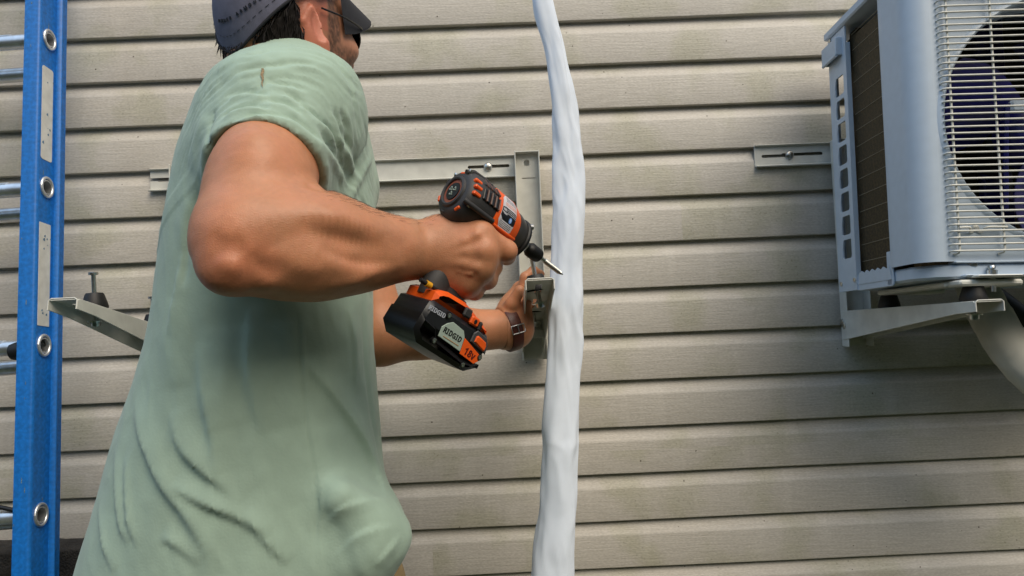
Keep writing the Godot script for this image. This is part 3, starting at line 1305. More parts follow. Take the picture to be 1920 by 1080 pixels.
	for i in n:
		var y := gy0 + i * pitch
		var w := MB.new()
		var pts := [A * Vector3(x0 - 0.008, y, D - 0.002), A * Vector3(x0 - 0.007, y, gz - 0.003), A * Vector3(x0 - 0.002, y, gz), A * Vector3(0.30, y, gz + 0.004), A * Vector3(0.55, y, gz), A * Vector3(0.56, y, D)]
		w.tube(pts, [0.00165], 7)
		obj("wire", w, M.grille, gr)
	for x: float in [x0 + 0.004, x0 + 0.074, x0 + 0.150, x0 + 0.226, x0 + 0.302, x0 + 0.378, x0 + 0.454]:
		var w := MB.new()
		var zz := gz - 0.0028 + 0.004 * (1.0 - absf(x - 0.30) / 0.25)
		w.tube([A * Vector3(x - 0.006, gy0 - 0.005, D + 0.001), A * Vector3(x - 0.001, gy0 - 0.003, zz - 0.002), A * Vector3(x, gy0 + 0.004, zz), A * Vector3(x, gy0 + n * pitch, zz)], [0.0019], 7)
		obj("upright_wire", w, M.grille, gr)
	# the two bent holding wires with their screws
	for y: float in [gy0 + pitch * 3.5, gy0 + pitch * 40.5]:
		var w := MB.new()
		var cx := x0 + 0.034
		w.tube(spline([A * Vector3(cx - 0.03, y, gz), A * Vector3(cx - 0.014, y, gz), A * Vector3(cx - 0.010, y - 0.006, D + 0.003), A * Vector3(cx - 0.004, y - 0.005, D + 0.002), A * Vector3(cx - 0.003, y + 0.002, D + 0.002), A * Vector3(cx + 0.003, y + 0.002, D + 0.002), A * Vector3(cx + 0.004, y - 0.005, D + 0.002), A * Vector3(cx + 0.010, y - 0.006, D + 0.003), A * Vector3(cx + 0.014, y, gz), A * Vector3(cx + 0.045, y, gz)], 5), [0.0019], 7)
		w.lathe(Transform3D(Basis(zv, A.basis.y, -xv), A * Vector3(cx, y, D)), [Vector2(0.0, 0.0055), Vector2(0.003, 0.0055), Vector2(0.005, 0.003), Vector2(0.0055, 0.0)], 14)
		obj("holding_clip", w, M.grille, gr)
	# base pan
	var base := MB.new()
	var pan := [Vector2(0.006, 0.004), Vector2(0.70, 0.004), Vector2(0.70, D - 0.001), Vector2(0.06, D - 0.001), Vector2(0.028, D - 0.012), Vector2(0.006, D - 0.045)]
	base.prism(lie, pan, -0.026, -0.002, 0.004)
	base.box(A, Vector3(0.38, 0.006, D + 0.004), Vector3(0.64, 0.004, 0.016), 0.0015)
	base.box(A, Vector3(0.38, 0.0285, D - 0.006), Vector3(0.66, 0.003, 0.022), 0.001)
	obj("base_pan", base, M.casing, t)
	for q in [[0.045, 0.30], [0.045, 0.095]]:
		var foot := MB.new()
		foot.box(A, Vector3(0.10, -0.0055, q[1] - 0.015), Vector3(0.10, 0.010, 0.055), 0.003)
		obj("foot", foot, M.bracket, t)
	var stud := MB.new()
	bolt(A * Vector3(0.105, 0.022, D + 0.006), A * Vector3(0.105, -0.02, D + 0.006), 0.0042, stud, 1.3)
	stud.lathe(frame(A * Vector3(0.105, 0.008, D + 0.006), A.basis.y, zv), [Vector2(0, 0.0), Vector2(0, 0.0078), Vector2(0.0065, 0.0078), Vector2(0.0065, 0.0)], 6)
	obj("foot_bolt", stud, M.zinc, t)
	var legs := MB.new()
	legs.box(A, Vector3(0.105, 0.004, D + 0.002), Vector3(0.07, 0.004, 0.05), 0.0015)
	obj("foot_plate", legs, M.bracket, t)
	legs = MB.new()
	legs.box(A, Vector3(0.06, -0.006, 0.17), Vector3(0.03, 0.008, 0.22), 0.002)
	obj("foot_rail", legs, M.bracket, t)
	# top lid
	var lid := MB.new()
	lid.prism(lie, [Vector2(-0.006, -0.006), Vector2(Wd, -0.006), Vector2(Wd, D + 0.004), Vector2(0.03, D + 0.004), Vector2(0.006, D - 0.008), Vector2(-0.006, D - 0.032)], -H - 0.008, -H + 0.010, 0.003)
	obj("lid", lid, M.casing, t)
	# rear corner guard with eight windows, on the side plane (x = 0), z 0 .. 0.066
	var on := A * Transform3D(Basis(Vector3(0, 0, 1), Vector3(0, 1, 0), Vector3(-1, 0, 0)), Vector3(0.002, 0, 0))
	var holes := []
	for i in 8:
		var y := 0.068 + i * 0.0475
		holes.append([Vector2(0.024, y), Vector2(0.027, y - 0.003), Vector2(0.058, y - 0.003), Vector2(0.062, y + 0.001), Vector2(0.062, y + 0.031), Vector2(0.059, y + 0.035), Vector2(0.031, y + 0.035), Vector2(0.028, y + 0.032), Vector2(0.024, y + 0.018)])
	var guard := plate("corner_guard", on, [Vector2(0, 0.0), Vector2(0.076, 0.0), Vector2(0.076, H - 0.012), Vector2(0, H - 0.012)], holes, 0.003, M.casing, t)
	var gl := MB.new()
	gl.box(A, Vector3(0.010, 0.264, 0.0012), Vector3(0.014, 0.528, 0.0024), 0.001)
	gl.box(A, Vector3(0.0045, 0.26, 0.0748), Vector3(0.009, 0.47, 0.0022), 0.001)
	gl.box(A, Vector3(0.0035, 0.013, 0.138), Vector3(0.003, 0.030, 0.126), 0.001)
	gl.box(A, Vector3(0.0035, 0.030, 0.195), Vector3(0.003, 0.060, 0.02), 0.001)
	obj("guard_fold", gl, M.casing, guard)
	for q in [[0.012, 0.016], [0.012, 0.524], [0.070, 0.020]]:
		var scr := MB.new()
		scr.lathe(Transform3D(Basis(-xv, A.basis.y, -zv), A * Vector3(-0.001, q[1], q[0])), [Vector2(0, 0.0048), Vector2(0.002, 0.0046), Vector2(0.003, 0.003), Vector2(0.0032, 0)], 12)
		obj("screw", scr, M.zinc, t)
	# carrying handle near the top of the guard
	var hd := MB.new()
	var c := Vector3(-0.004, 0.486, 0.026)
	var loop := []
	for q in spline([Vector2(-0.020, -0.026), Vector2(0.030, -0.022), Vector2(0.042, -0.012), Vector2(0.043, 0.010), Vector2(0.034, 0.018), Vector2(-0.022, 0.014), Vector2(-0.034, 0.004), Vector2(-0.034, -0.016), Vector2(-0.020, -0.026)], 3):
		loop.append(A * (c + Vector3(-0.006, q.y, q.x)))
	loop.clear()
	# a hood standing off the guard, open below for the fingers
	hd.box(A, Vector3(-0.0125, 0.492, 0.030), Vector3(0.004, 0.036, 0.066), 0.0015)
	hd.box(A, Vector3(-0.0060, 0.509, 0.030), Vector3(0.0165, 0.0045, 0.066), 0.0018)
	hd.box(A, Vector3(-0.0060, 0.492, -0.0010), Vector3(0.0140, 0.036, 0.004), 0.0015)
	hd.box(A, Vector3(-0.0060, 0.492, 0.0610), Vector3(0.0140, 0.036, 0.004), 0.0015)
	hd.tube([A * Vector3(-0.0125, 0.474, -0.001), A * Vector3(-0.0125, 0.474, 0.061)], [0.0032], 8)
	obj("handle", hd, M.casing, t)
	# fin coil behind the guard and its tie wires
	var coil := MB.new()
	coil.box(A, Vector3(0.026, 0.268, 0.130), Vector3(0.024, 0.478, 0.160), 0.002)
	obj("fin_coil", coil, M.coil, t)
	for i in 15:
		var y := 0.055 + i * 0.0325
		var w := MB.new()
		w.box(A, Vector3(0.0138, y, 0.138), Vector3(0.0014, 0.0012, 0.130), 0.0003)
		obj("tie_wire", w, M.tie, t)
	var comb := MB.new()
	var zed := []
	for i in 12:
		zed.append(Vector2(0.082 + i * 0.0102, 0.028 + (0.007 if i % 2 else 0.002)))
	zed.append(Vector2(0.202, 0.010))
	zed.append(Vector2(0.078, 0.010))
	comb.prism(on, zed, -0.001, 0.001)
	obj("coil_plate", comb, M.casing, t)


func thing_part(called: String, parent: Node3D) -> Node3D:
	var o := Node3D.new()
	o.name = called
	parent.add_child(o, true)
	return o


# ---------------------------------------------------------------- white sleeve and line set
func hoses() -> void:
	var cloth := worn(Color(0.87, 0.91, 0.965), 0.02, 0.05, 0.85, 0.0, 0.0, 61)
	cloth.rim_enabled = true
	cloth.rim = 0.3
	var pl := [[-260, 985, 1020], [-120, 990, 1030], [0, 995, 1041], [90, 1018, 1061], [170, 1030, 1076], [240, 1038, 1086], [300, 1041, 1091], [360, 1040, 1094], [420, 1037, 1093], [500, 1035, 1091], [580, 1034, 1090], [640, 1030, 1090], [710, 1026, 1088], [800, 1018, 1088], [850, 1014, 1086], [930, 1010, 1083], [1000, 1003, 1080], [1080, 993, 1076], [1180, 985, 1070], [1290, 975, 1062]]
	var pts := []
	var hw := []
	for q in pl:
		var d: float = 1.20 - 0.03 * clampf((q[0] - 300) / 800.0, 0, 1)
		pts.append(P((q[1] + q[2]) * 0.5, q[0], d))
		hw.append(Vector3((q[2] - q[1]) * 0.5 * d / F, 0, 0))
	pts = spline(pts, 12)
	hw = spline(hw, 12)
	var rad := []
	for q in hw:
		rad.append(q.x)
	var na := noise(1.0, 63, 1)
	var n1 := noise(1.0, 64, 1)
	var total := 0.0
	for i in pts.size() - 1:
		total += pts[i].distance_to(pts[i + 1])
	# the sleeve is loose: long flutes that wander round it, and buckles where it bends
	var puff := func(t: float, a: float) -> float:
		var y := t * total
		var flute := sin(a * 2.0 + 2.6 * na.get_noise_2d(y * 1.3, 3.0)) * 0.0052 + sin(a * 5.0 + 5.0 * na.get_noise_2d(y * 2.0, 9.0)) * 0.0016
		var buckle := 0.0070 * na.get_noise_3d(cos(a) * 0.8, sin(a) * 0.8, y * 7.0) + 0.0022 * n1.get_noise_3d(cos(a) * 1.6 + 7.0, sin(a) * 1.6, y * 17.0)
		return flute * (0.55 + 0.45 * na.get_noise_1d(y * 3.0)) + buckle * 0.42 + 0.0016 * (0.4 - absf(n1.get_noise_3d(cos(a) * 1.3, sin(a) * 1.3 + y * 6.0, y * 9.0)))
	var m := MB.new()
	m.tube(pts, rad, 56, Vector3(0, 0, 1), 0.72, true, puff)
	var o := obj("wrapped_line_set", m, cloth)
	o.position = Vector3.ZERO
	tag(o, "white cloth-sleeved refrigerant line hanging loose beside the bare bracket", "hose")
	# wrapped lines leaving under the condenser
	var base := P(1800, 600, 1.36)
	var t := thing("condenser_line_set", "dull grey tape-wrapped lines curving down from under the condenser", "hose", base)
	var g := MB.new()
	var gp := spline([P(1822, 500, 1.36), P(1834, 545, 1.33), P(1862, 600, 1.27), P(1900, 660, 1.22), P(1958, 716, 1.19), P(2050, 762, 1.18), P(2180, 810, 1.18)], 10)
	var gn := noise(1.0, 67, 2)
	var lap := func(tt: float, a: float) -> float:
		var s := fposmod(tt * 13.0 + a / TAU * 0.9, 1.0)
		return 0.0012 * s + 0.0020 * gn.get_noise_2d(tt * 9.0, cos(a) * 2.0)
	g.tube(gp, [0.0365, 0.0365, 0.0363, 0.0361, 0.0359, 0.0357, 0.0355, 0.0353, 0.0352, 0.0351, 0.035, 0.035], 28, Vector3.UP, 1.0, true, lap)
	obj("wrap", g, worn(Color(0.76, 0.75, 0.70), 0.06, 0.06, 0.6, 0.0, 0.01, 62), t)
	var ins := MB.new()
	ins.tube(spline([P(1840, 545, 1.44), P(1900, 590, 1.44), P(1960, 640, 1.44), P(2060, 700, 1.44)], 8), [0.028], 18)
	var io := obj("insulated_pipe", ins, M.rubber)
	tag(io, "black foam insulated pipe behind the grey wrapped lines under the condenser", "pipe")


# ---------------------------------------------------------------- the man
func loc(px: float, py: float, d: float) -> Vector3:
	return Vector3((px - 960.0) / F * d, (540.0 - py) / F * d, -d)


func rd(px: float, d: float) -> float:     # a radius seen as px at distance d
	return px * d / F


func fold(f: Field, px: Array, w: float, amp: float) -> Dictionary:
	var pts := []
	for q in spline(px, 4):
		var dir: Vector3 = (fw + (q.x - 960.0) / F * rt + (540.0 - q.y) / F * up).normalized()
		pts.append(f.hit(EYE, dir))
	var box := AABB(pts[0], Vector3.ZERO)
	for q in pts:
		box = box.expand(q)
	return {"pts": pts, "w": w, "amp": amp, "box": box.grow(w * 2.4)}


# moves the points of m out along their normals by the folds and extra(p), then shades it anew
func crumple(m: MB, folds: Array, extra: Callable) -> void:
	for i in m.v.size():
		var p := m.v[i]
		var s: float = extra.call(p)
		for f: Dictionary in folds:
			if not f.box.has_point(p):
				continue
			var pts: Array = f.pts
			var best := 1.0
			var at := 0.0
			var side := 0.0
			var last := pts.size() - 1
			for j in last:
				var a: Vector3 = pts[j]
				var ab: Vector3 = pts[j + 1] - a
				var t := clampf((p - a).dot(ab) / maxf(ab.length_squared(), 1e-9), 0.0, 1.0)
				var d := (p - a - ab * t).length()
				if d < best:
					best = d
					at = (j + t) / last
					side = (p - a).dot(m.n[i].cross(ab))
			var u: float = best / f.w
			if f.has("lap"):
				if u < 3.2:
					var h := exp(-u * u * 0.45) if side > 0.0 else 1.4 * exp(-u * 4.0) - 0.4 * exp(-u * 1.3)
					s += f.amp * h * pow(clampf(sin(at * PI), 0.0, 1.0), 1.1)
			elif u < 2.4:
				var cut := exp(-u * u * 1.2) if f.amp > 0.0 else exp(-1.9 * (sqrt(u * u + 0.12) - 0.346))
				s += f.amp * cut * clampf(sin(at * PI) * (1.0 if f.w > 0.0085 else 1.6), 0.0, 1.0)
		m.v[i] = p + m.n[i] * s
	var nn := PackedVector3Array()
	nn.resize(m.v.size())
	for t in range(0, m.ix.size(), 3):
		var a := m.ix[t]
		var b := m.ix[t + 1]
		var c := m.ix[t + 2]
		var q := (m.v[c] - m.v[a]).cross(m.v[b] - m.v[a])
		nn[a] += q
		nn[b] += q
		nn[c] += q
	for i in nn.size():
		m.n[i] = nn[i].normalized()


func person() -> void:
	var C0 := Transform3D(Basis(rt, up, -fw), EYE)
	var feet := P(450, 1080, 1.06)
	feet.y = 0.0
	var t := thing("person", "person in a green t-shirt and dark cap working on the bracket with an impact driver", "person", feet)
	# ---- joints
	var S := P(540, 196, 0.955)
	var E := P(452, 462, 0.775)
	var W1 := P(806, 467, 0.905)
	var El := P(716, 628, 1.13)
	var Wl := P(962, 616, 1.225)
	var Sl := P(590, 215, 1.19)
	# ---- shirt field
	var rows := []
	for r in [[128, 500, 600, 1.04, 0.075], [148, 462, 636, 1.04, 0.12], [180, 428, 660, 1.05, 0.165], [220, 398, 676, 1.06, 0.18], [300, 366, 690, 1.06, 0.185], [400, 340, 699, 1.06, 0.18], [500, 324, 694, 1.06, 0.175], [600, 306, 696, 1.06, 0.17], [700, 279, 701, 1.06, 0.17], [800, 243, 708, 1.06, 0.175], [900, 215, 716, 1.06, 0.18], [1000, 184, 730, 1.06, 0.185], [1090, 160, 728, 1.06, 0.19], [1170, 132, 726, 1.06, 0.19]]:
		rows.append([(540.0 - r[0]) / F * r[3], ((r[1] + r[2]) * 0.5 - 960.0) / F * r[3], (r[2] - r[1]) * 0.5 / F * r[3], -r[3], r[4]])
	var arm := (E - S).normalized()
	var hem := S.lerp(E, 0.50)
	var sh := Field.new()
	var lo := Loft.new(C0, rows)
	lo.k = 0.02
	sh.add(lo)
	var sleeve := Field.new()
	sleeve.add(Cap.new(S + arm * -0.015, hem + arm * 0.06, rd(92, 0.955), 0.0755, 0.055))
	sleeve.add(Half.new(hem, arm, 0.002))
	sh.add(Grp.new(sleeve, S.lerp(hem, 0.5), 0.20, 0.055))
	sh.add(Cap.new(P(562, 172, 1.03), S, 0.056, 0.058, 0.05))
	sh.add(Ell.new(P(618, 214, 0.99), Vector3(0.040, 0.070, 0.06), C0.basis, 0.05))
	sh.add(Cap.new(Sl, P(638, 350, 1.18), 0.078, 0.064, 0.04))
	sh.add(Ell.new(P(704, 1012, 0.99), Vector3(0.030, 0.046, 0.060), C0.basis, 0.09))
	sh.add(Cap.new(P(640, 930, 0.93), P(738, 1006, 0.985), 0.014, 0.014, 0.05))
	# open ends: sleeve, hem
	sh.add(Cap.new(S.lerp(hem, 0.86), hem + arm * 0.02, 0.060, 0.0705, 0.002, true))
	sh.add(Half.new(P(450, 1168, 1.06), Vector3.DOWN, 0.002))
	# neck hole
	sh.add(Cap.new(P(585, 110, 1.03), P(590, 20, 1.03), 0.060, 0.075, 0.01, true))
	var smb := MB.new()
	sh.net(smb, P(100, 1230, 1.06) - Vector3(0.06, 0.05, 0.32), P(800, 40, 1.0) + Vector3(0.06, 0.05, 0.42), 0.0045)
	var folds := []
	var V := func(a: Array) -> Array:
		var o := []
		for i in range(0, a.size(), 2):
			o.append(Vector2(a[i], a[i + 1]))
		return o
	# long drapes below the arm: ridge then the hollow beside it
	for q in [
		[[330, 560, 322, 640, 330, 730], 0.016, 0.007], [[425, 610, 430, 700, 446, 800], 0.020, 0.007], [[520, 600, 528, 700, 545, 800], 0.018, 0.005],
		[[640, 560, 652, 640, 664, 720], 0.014, 0.004], [[680, 560, 686, 660, 696, 760, 710, 860], 0.012, -0.005],
		[[602, 800, 606, 870, 612, 930], 0.010, 0.004],
		# front of the armhole
		[[585, 255, 620, 300, 648, 352], 0.007, 0.005], [[600, 248, 634, 295, 660, 350], 0.006, -0.005], [[618, 242, 650, 290, 668, 345], 0.007, 0.005], [[636, 235, 662, 285, 676, 340], 0.006, -0.004], [[698, 285, 675, 330, 655, 375], 0.008, 0.005], [[690, 265, 668, 310, 650, 350], 0.006, -0.004],
		[[690, 380, 694, 460, 700, 540], 0.010, 0.004],
		# pulled cloth over the shoulder: grooves and the crests beside them
		[[438, 137, 494, 124, 550, 118, 598, 122], 0.0052, -0.0039], [[436, 147, 494, 133, 550, 127, 600, 131], 0.0052, 0.0030],
		[[424, 181, 457, 170, 481, 174, 505, 176], 0.0050, -0.0051], [[424, 189, 457, 178, 481, 182, 505, 184], 0.0050, 0.0033],
		[[416, 218, 448, 200, 475, 196, 504, 202], 0.0050, -0.0054], [[416, 226, 448, 208, 475, 204, 504, 210], 0.0050, 0.0036],
		[[412, 238, 457, 218, 498, 211, 540, 218, 568, 233, 596, 261, 609, 285], 0.0052, -0.0057], [[412, 247, 457, 227, 498, 220, 536, 227, 562, 241, 590, 269, 602, 292], 0.0052, 0.0039],
		[[531, 172, 561, 189, 587, 215, 614, 237], 0.0050, -0.0051], [[526, 180, 555, 197, 581, 223, 608, 245], 0.0052, 0.0036],
		[[495, 150, 520, 155, 548, 160, 575, 170], 0.0050, -0.0045], [[497, 158, 520, 163, 546, 168, 572, 178], 0.0050, 0.0030],
		[[503, 187, 538, 194, 564, 211], 0.0050, -0.0048], [[500, 195, 534, 202, 559, 219], 0.0050, 0.0033],
		[[516, 272, 540, 283, 568, 300], 0.0050, -0.0048], [[512, 279, 536, 291, 564, 308], 0.0048, 0.0030],
		[[609, 230, 627, 257, 640, 290], 0.0050, -0.0051], [[602, 234, 620, 261, 633, 294], 0.0048, 0.0033],
		[[410, 248, 457, 234, 498, 235, 531, 246, 556, 262], 0.0050, -0.0045], [[412, 255, 457, 241, 498, 242, 529, 253, 552, 269], 0.0048, 0.0030],
		[[398, 272, 466, 257, 503, 261, 538, 272], 0.0050, -0.0039], [[398, 279, 466, 264, 503, 268, 536, 279], 0.0048, 0.0027],
		[[624, 204, 638, 239, 646, 286], 0.0048, -0.0045], [[617, 206, 631, 241, 639, 288], 0.0046, 0.0030], [[638, 204, 650, 241, 654, 288], 0.0048, -0.0045], [[645, 204, 657, 241, 661, 288], 0.0046, 0.0030],
		[[581, 205, 605, 226, 624, 254, 634, 285], 0.0048, -0.0042], [[574, 208, 598, 230, 616, 258, 626, 290], 0.0048, 0.0027],
		# back of the arm
		[[386, 215, 372, 260, 358, 320], 0.010, 0.005], [[402, 205, 392, 245, 384, 285], 0.007, -0.005], [[362, 330, 346, 420, 338, 500], 0.010, 0.006], [[378, 330, 352, 440, 345, 540], 0.008, -0.006],
	]:
		var wide: bool = q[1] > 0.0085
		folds.append(fold(sh, V.call(q[0]), q[1] * ((1.7 if q[2] > 0.0 else 0.85) if wide else 1.0), q[2] * (0.6 if wide and q[2] > 0.0 else 0.9)))
	# lapped folds: the cloth right of the path (as one walks along it) stands proud and drops sharply at the path
	for q in [
		[[250, 752, 258, 800, 276, 852, 302, 906, 345, 966, 383, 1030, 392, 1080], 0.017, 0.0085],
		[[318, 770, 330, 820, 348, 853, 380, 884, 415, 912, 450, 945], 0.016, 0.0090],
		[[325, 908, 373, 939, 433, 967, 505, 1006], 0.013, 0.0085],
		[[372, 640, 380, 735, 396, 816, 410, 890], 0.018, 0.0080],
		[[214, 838, 217, 910, 224, 985, 240, 1022], 0.009, 0.0050], [[232, 850, 236, 920, 243, 985, 258, 1030], 0.008, 0.0045], [[184, 950, 194, 1020, 212, 1075], 0.009, 0.0045],
		[[566, 676, 600, 715, 633, 757, 664, 803, 690, 852, 712, 905, 722, 930], 0.015, 0.0075],
		[[728, 934, 694, 936, 640, 952, 606, 985], 0.008, 0.0030], [[738, 985, 700, 990, 660, 1010, 628, 1045], 0.008, 0.0028], [[752, 1000, 725, 1030, 700, 1062], 0.008, 0.0028],
		[[300, 1008, 330, 1024, 372, 1062], 0.010, 0.0045], [[452, 960, 500, 1020, 540, 1060], 0.013, 0.0050],
		[[470, 570, 462, 650, 470, 740, 490, 820], 0.017, 0.0050], [[650, 575, 662, 650, 664, 740], 0.011, 0.0040],
		[[340, 470, 330, 550, 318, 630], 0.011, 0.0045],
	]:
		var fd := fold(sh, V.call(q[0]), q[1], q[2])
		fd.lap = true
		fd.box = fd.box.grow(q[1])
		folds.append(fd)
	# seams: armhole and side
	for q in [[[612, 97, 634, 118, 650, 145, 660, 180, 668, 225, 672, 270], 0.0032, -0.0022], [[622, 97, 642, 118, 658, 145, 667, 180, 675, 225, 679, 270], 0.0032, 0.0016], [[556, 575, 560, 640, 566, 720, 575, 800, 588, 880, 594, 940, 592, 1000, 590, 1070], 0.0030, -0.0020], [[563, 575, 567, 640, 573, 720, 582, 800, 595, 880, 601, 940, 599, 1000, 597, 1070], 0.0030, 0.0014]]:
		folds.append(fold(sh, V.call(q[0]), q[1], q[2]))
	var nz := noise(1.0, 81, 2)
	var n2 := noise(1.0, 82, 3)
	var side := arm.cross(fw).normalized()
	var other := arm.cross(side)
	var wrinkle := func(p: Vector3) -> float:
		var q := p - S
		var a := q.dot(arm)
		var b := q.dot(side)
		var c := q.dot(other)
		var s := 0.0022 * nz.get_noise_3d(p.x * 9.0, p.y * 2.5, p.z * 9.0) + 0.0022 * (0.35 - absf(n2.get_noise_3d(p.x * 16.0 + p.y * 5.0, p.y * 5.0, p.z * 16.0)))
		var mask := smoothstep(-0.10, -0.02, a) * (1.0 - smoothstep(0.10, 0.13, a)) * smoothstep(0.12, 0.06, absf(b) - 0.03)
		if mask > 0.0 and q.length() < 0.25:
			var warp := 0.018 * n2.get_noise_3d(b * 9.0, c * 9.0, 4.0) + b * 0.35
			var r := n2.get_noise_3d((a + warp) * 52.0, b * 5.0, c * 5.0)
			s += mask * 0.0018 * (1.0 - 2.4 * absf(r))
		var hemd := hem - p
		var along_hem := hemd.dot(arm)
		if along_hem > 0.0 and along_hem < 0.024 and q.length() < 0.3:
			s += 0.0012 * smoothstep(0.024, 0.020, along_hem)
		return s
	crumple(smb, folds, wrinkle)
	var tee := worn(Color(0.597, 0.683, 0.620), 0.04, 0.05, 0.9, 0.0, 0.02, 83)
	tee.rim_enabled = true
	tee.rim = 0.25
	tee.rim_tint = 0.6
	obj("t_shirt", smb, tee, t)
	# rust-brown smear on the shoulder
	var mark := MB.new()
	var mrow := []
	for j in 9:
		var row := []
		for i in 5:
			var px := 492.0 + (i - 2) * (1.5 - 1.2 * absf(j - 2.0) / 6.0) + sin(j * 1.7) * 1.2
			var py := 128.0 + j * 4.3
			var q := EYE
			var dir := (fw + (px - 960.0) / F * rt + (540.0 - py) / F * up).normalized()
			q = sh.hit(EYE, dir)
			row.append(q + dir * -0.0045)
		mrow.append(row)
	mark.grid(mrow)
	# ---- body
	var HO := P(540, 61, 1.02)
	var hb := C0.basis * (Basis(Vector3(0, 1, 0), deg_to_rad(56)) * Basis(Vector3(0, 0, 1), deg_to_rad(9)) * Basis(Vector3(1, 0, 0), deg_to_rad(4)))
	var HX := Transform3D(hb, HO)          # x ahead, y up, z his right side
	var arms := Field.new()
	var trunk := Field.new()          # under the shirt
	trunk.add(Cap.new(P(545, 190, 1.05), P(520, 420, 1.06), 0.085, 0.115, 0.05))
	trunk.add(Cap.new(P(520, 420, 1.06), P(470, 1100, 1.06), 0.115, 0.13, 0.05))
	trunk.add(Cap.new(S, Sl, 0.060, 0.055, 0.05))
	var wrist_cut := W1.lerp(E, 0.16)
	var fore := (W1 - E).normalized()
	var add_fore := func(f: Field) -> void:
		f.add(Cap.new(E.lerp(W1, 0.30), W1, rd(82, 0.82), rd(47, 0.905), 0.03))
		f.add(Ell.new(E.lerp(W1, 0.36) + up * 0.020, Vector3(0.085, 0.044, 0.052), Transform3D(frame(Vector3.ZERO, fore, up)).basis * Basis(Vector3(0, 0, 1), -0.16), 0.03))
		f.add(Ell.new(E.lerp(W1, 0.42) - up * 0.018, Vector3(0.100, 0.040, 0.044), Transform3D(frame(Vector3.ZERO, fore, up)).basis * Basis(Vector3(0, 0, 1), 0.06), 0.03))
		f.add(Cap.new(E.lerp(W1, 0.18) - up * 0.034 - fw * 0.034, E.lerp(W1, 0.78) - up * 0.018 - fw * 0.023, 0.017, 0.0125, 0.012))      # cord along the ulna
		f.add(Cap.new(E.lerp(W1, 0.55) + up * 0.010, W1.lerp(E, 0.05) + up * -0.004, 0.032, 0.029, 0.025))
	# right arm
	arms.add(Cap.new(S, E + (S - E).normalized() * 0.02 + up * 0.004, 0.0700, 0.0580, 0.02))
	arms.add(Ell.new(S.lerp(E, 0.66) + rt * 0.008, Vector3(0.053, 0.080, 0.054), C0.basis * Basis(Vector3(1, 0, 0), 0.65), 0.03))
	arms.add(Cap.new(E + up * -0.006, E.lerp(W1, 0.34) + up * 0.006, 0.046, 0.0560, 0.03))
	arms.add(Ell.new(E + up * -0.030 - rt * 0.006 - fw * 0.022, Vector3(0.026, 0.022, 0.026), C0.basis, 0.022))         # point of the elbow
	add_fore.call(arms)
	arms.add(Cap.new(P(545, 428, 0.722), P(715, 468, 0.796), 0.010, 0.008, 0.030, true))     # hollow between the muscles
	arms.add(Half.new(wrist_cut + fore * 0.014, fore, 0.001))
	var body := MB.new()
	var arms2 := Field.new()
	# left arm
	arms2.add(Cap.new(Sl, El, 0.055, 0.043, 0.02))
	arms2.add(Ell.new(El + up * -0.018 - rt * 0.006, Vector3(0.034, 0.030, 0.034), C0.basis, 0.02))
	var lf := (Wl - El).normalized()
	var add_lfore := func(f: Field) -> void:
		f.add(Cap.new(El, Wl, 0.045, 0.034, 0.02))
		f.add(Ell.new(El.lerp(Wl, 0.35) + up * 0.004, Vector3(0.09, 0.045, 0.045), Transform3D(frame(Vector3.ZERO, lf, up)).basis, 0.02))
	add_lfore.call(arms2)
	var lcut := Wl.lerp(El, 0.1)
	arms2.add(Half.new(lcut + lf * 0.012, lf, 0.001))
	arms.net(body, Vector3(E.x - 0.12, E.y - 0.10, S.z - 0.10), Vector3(W1.x + 0.04, S.y + 0.12, E.z + 0.12), 0.0047)
	var lines := []
	for q in [[[600, 462, 640, 482, 695, 494, 745, 492], 0.011, -0.0045], [[610, 540, 665, 528, 708, 508, 765, 496], 0.010, 0.0035], [[555, 422, 610, 440, 660, 452, 715, 462], 0.014, -0.0040], [[585, 398, 640, 408, 700, 424, 760, 440], 0.014, 0.0030], [[410, 480, 430, 497, 458, 502], 0.011, 0.0035], [[392, 438, 425, 454, 462, 450], 0.0075, -0.0020], [[396, 458, 428, 472, 464, 466], 0.0070, -0.0017], [[470, 470, 490, 500, 520, 520], 0.010, -0.0025], [[570, 343, 600, 352, 645, 357], 0.0080, -0.0035], [[500, 470, 560, 500, 610, 508], 0.012, 0.0025]]:
		var vs := []
		for k in range(0, q[0].size(), 2):
			vs.append(Vector2(q[0][k], q[0][k + 1]))
		lines.append(fold(arms, vs, q[1], q[2]))
	var sinew := noise(1.0, 97, 2)
	crumple(body, lines, func(p: Vector3) -> float: return 0.0009 * sinew.get_noise_3d(p.x * 14.0, p.y * 30.0, p.z * 30.0))
	trunk.net(body, P(470, 1250, 1.06) - Vector3(0.2, 0.0, 0.25), P(560, 100, 1.06) + Vector3(0.2, 0.0, 0.3), 0.02)
	arms2.net(body, Vector3(minf(Sl.x, El.x) - 0.1, El.y - 0.12, Wl.z - 0.12), Vector3(Wl.x + 0.08, Sl.y + 0.1, El.z + 0.14), 0.0062)
	# head
	var hd := Field.new()
	var L := func(x: float, y: float, z: float) -> Vector3: return HX * Vector3(x, y, z)
	hd.add(Ell.new(L.call(-0.006, 0.030, 0), Vector3(0.098, 0.088, 0.076), hb, 0.02))
	hd.add(Ell.new(L.call(0.030, -0.030, 0), Vector3(0.068, 0.085, 0.064), hb, 0.03))
	hd.add(Cap.new(L.call(0.010, -0.070, 0.050), L.call(0.078, -0.098, 0.012), 0.018, 0.017, 0.03))
	hd.add(Cap.new(L.call(0.010, -0.070, -0.050), L.call(0.078, -0.098, -0.012), 0.018, 0.017, 0.03))
	hd.add(Cap.new(L.call(0.078, -0.098, -0.012), L.call(0.078, -0.098, 0.012), 0.018, 0.018, 0.02))
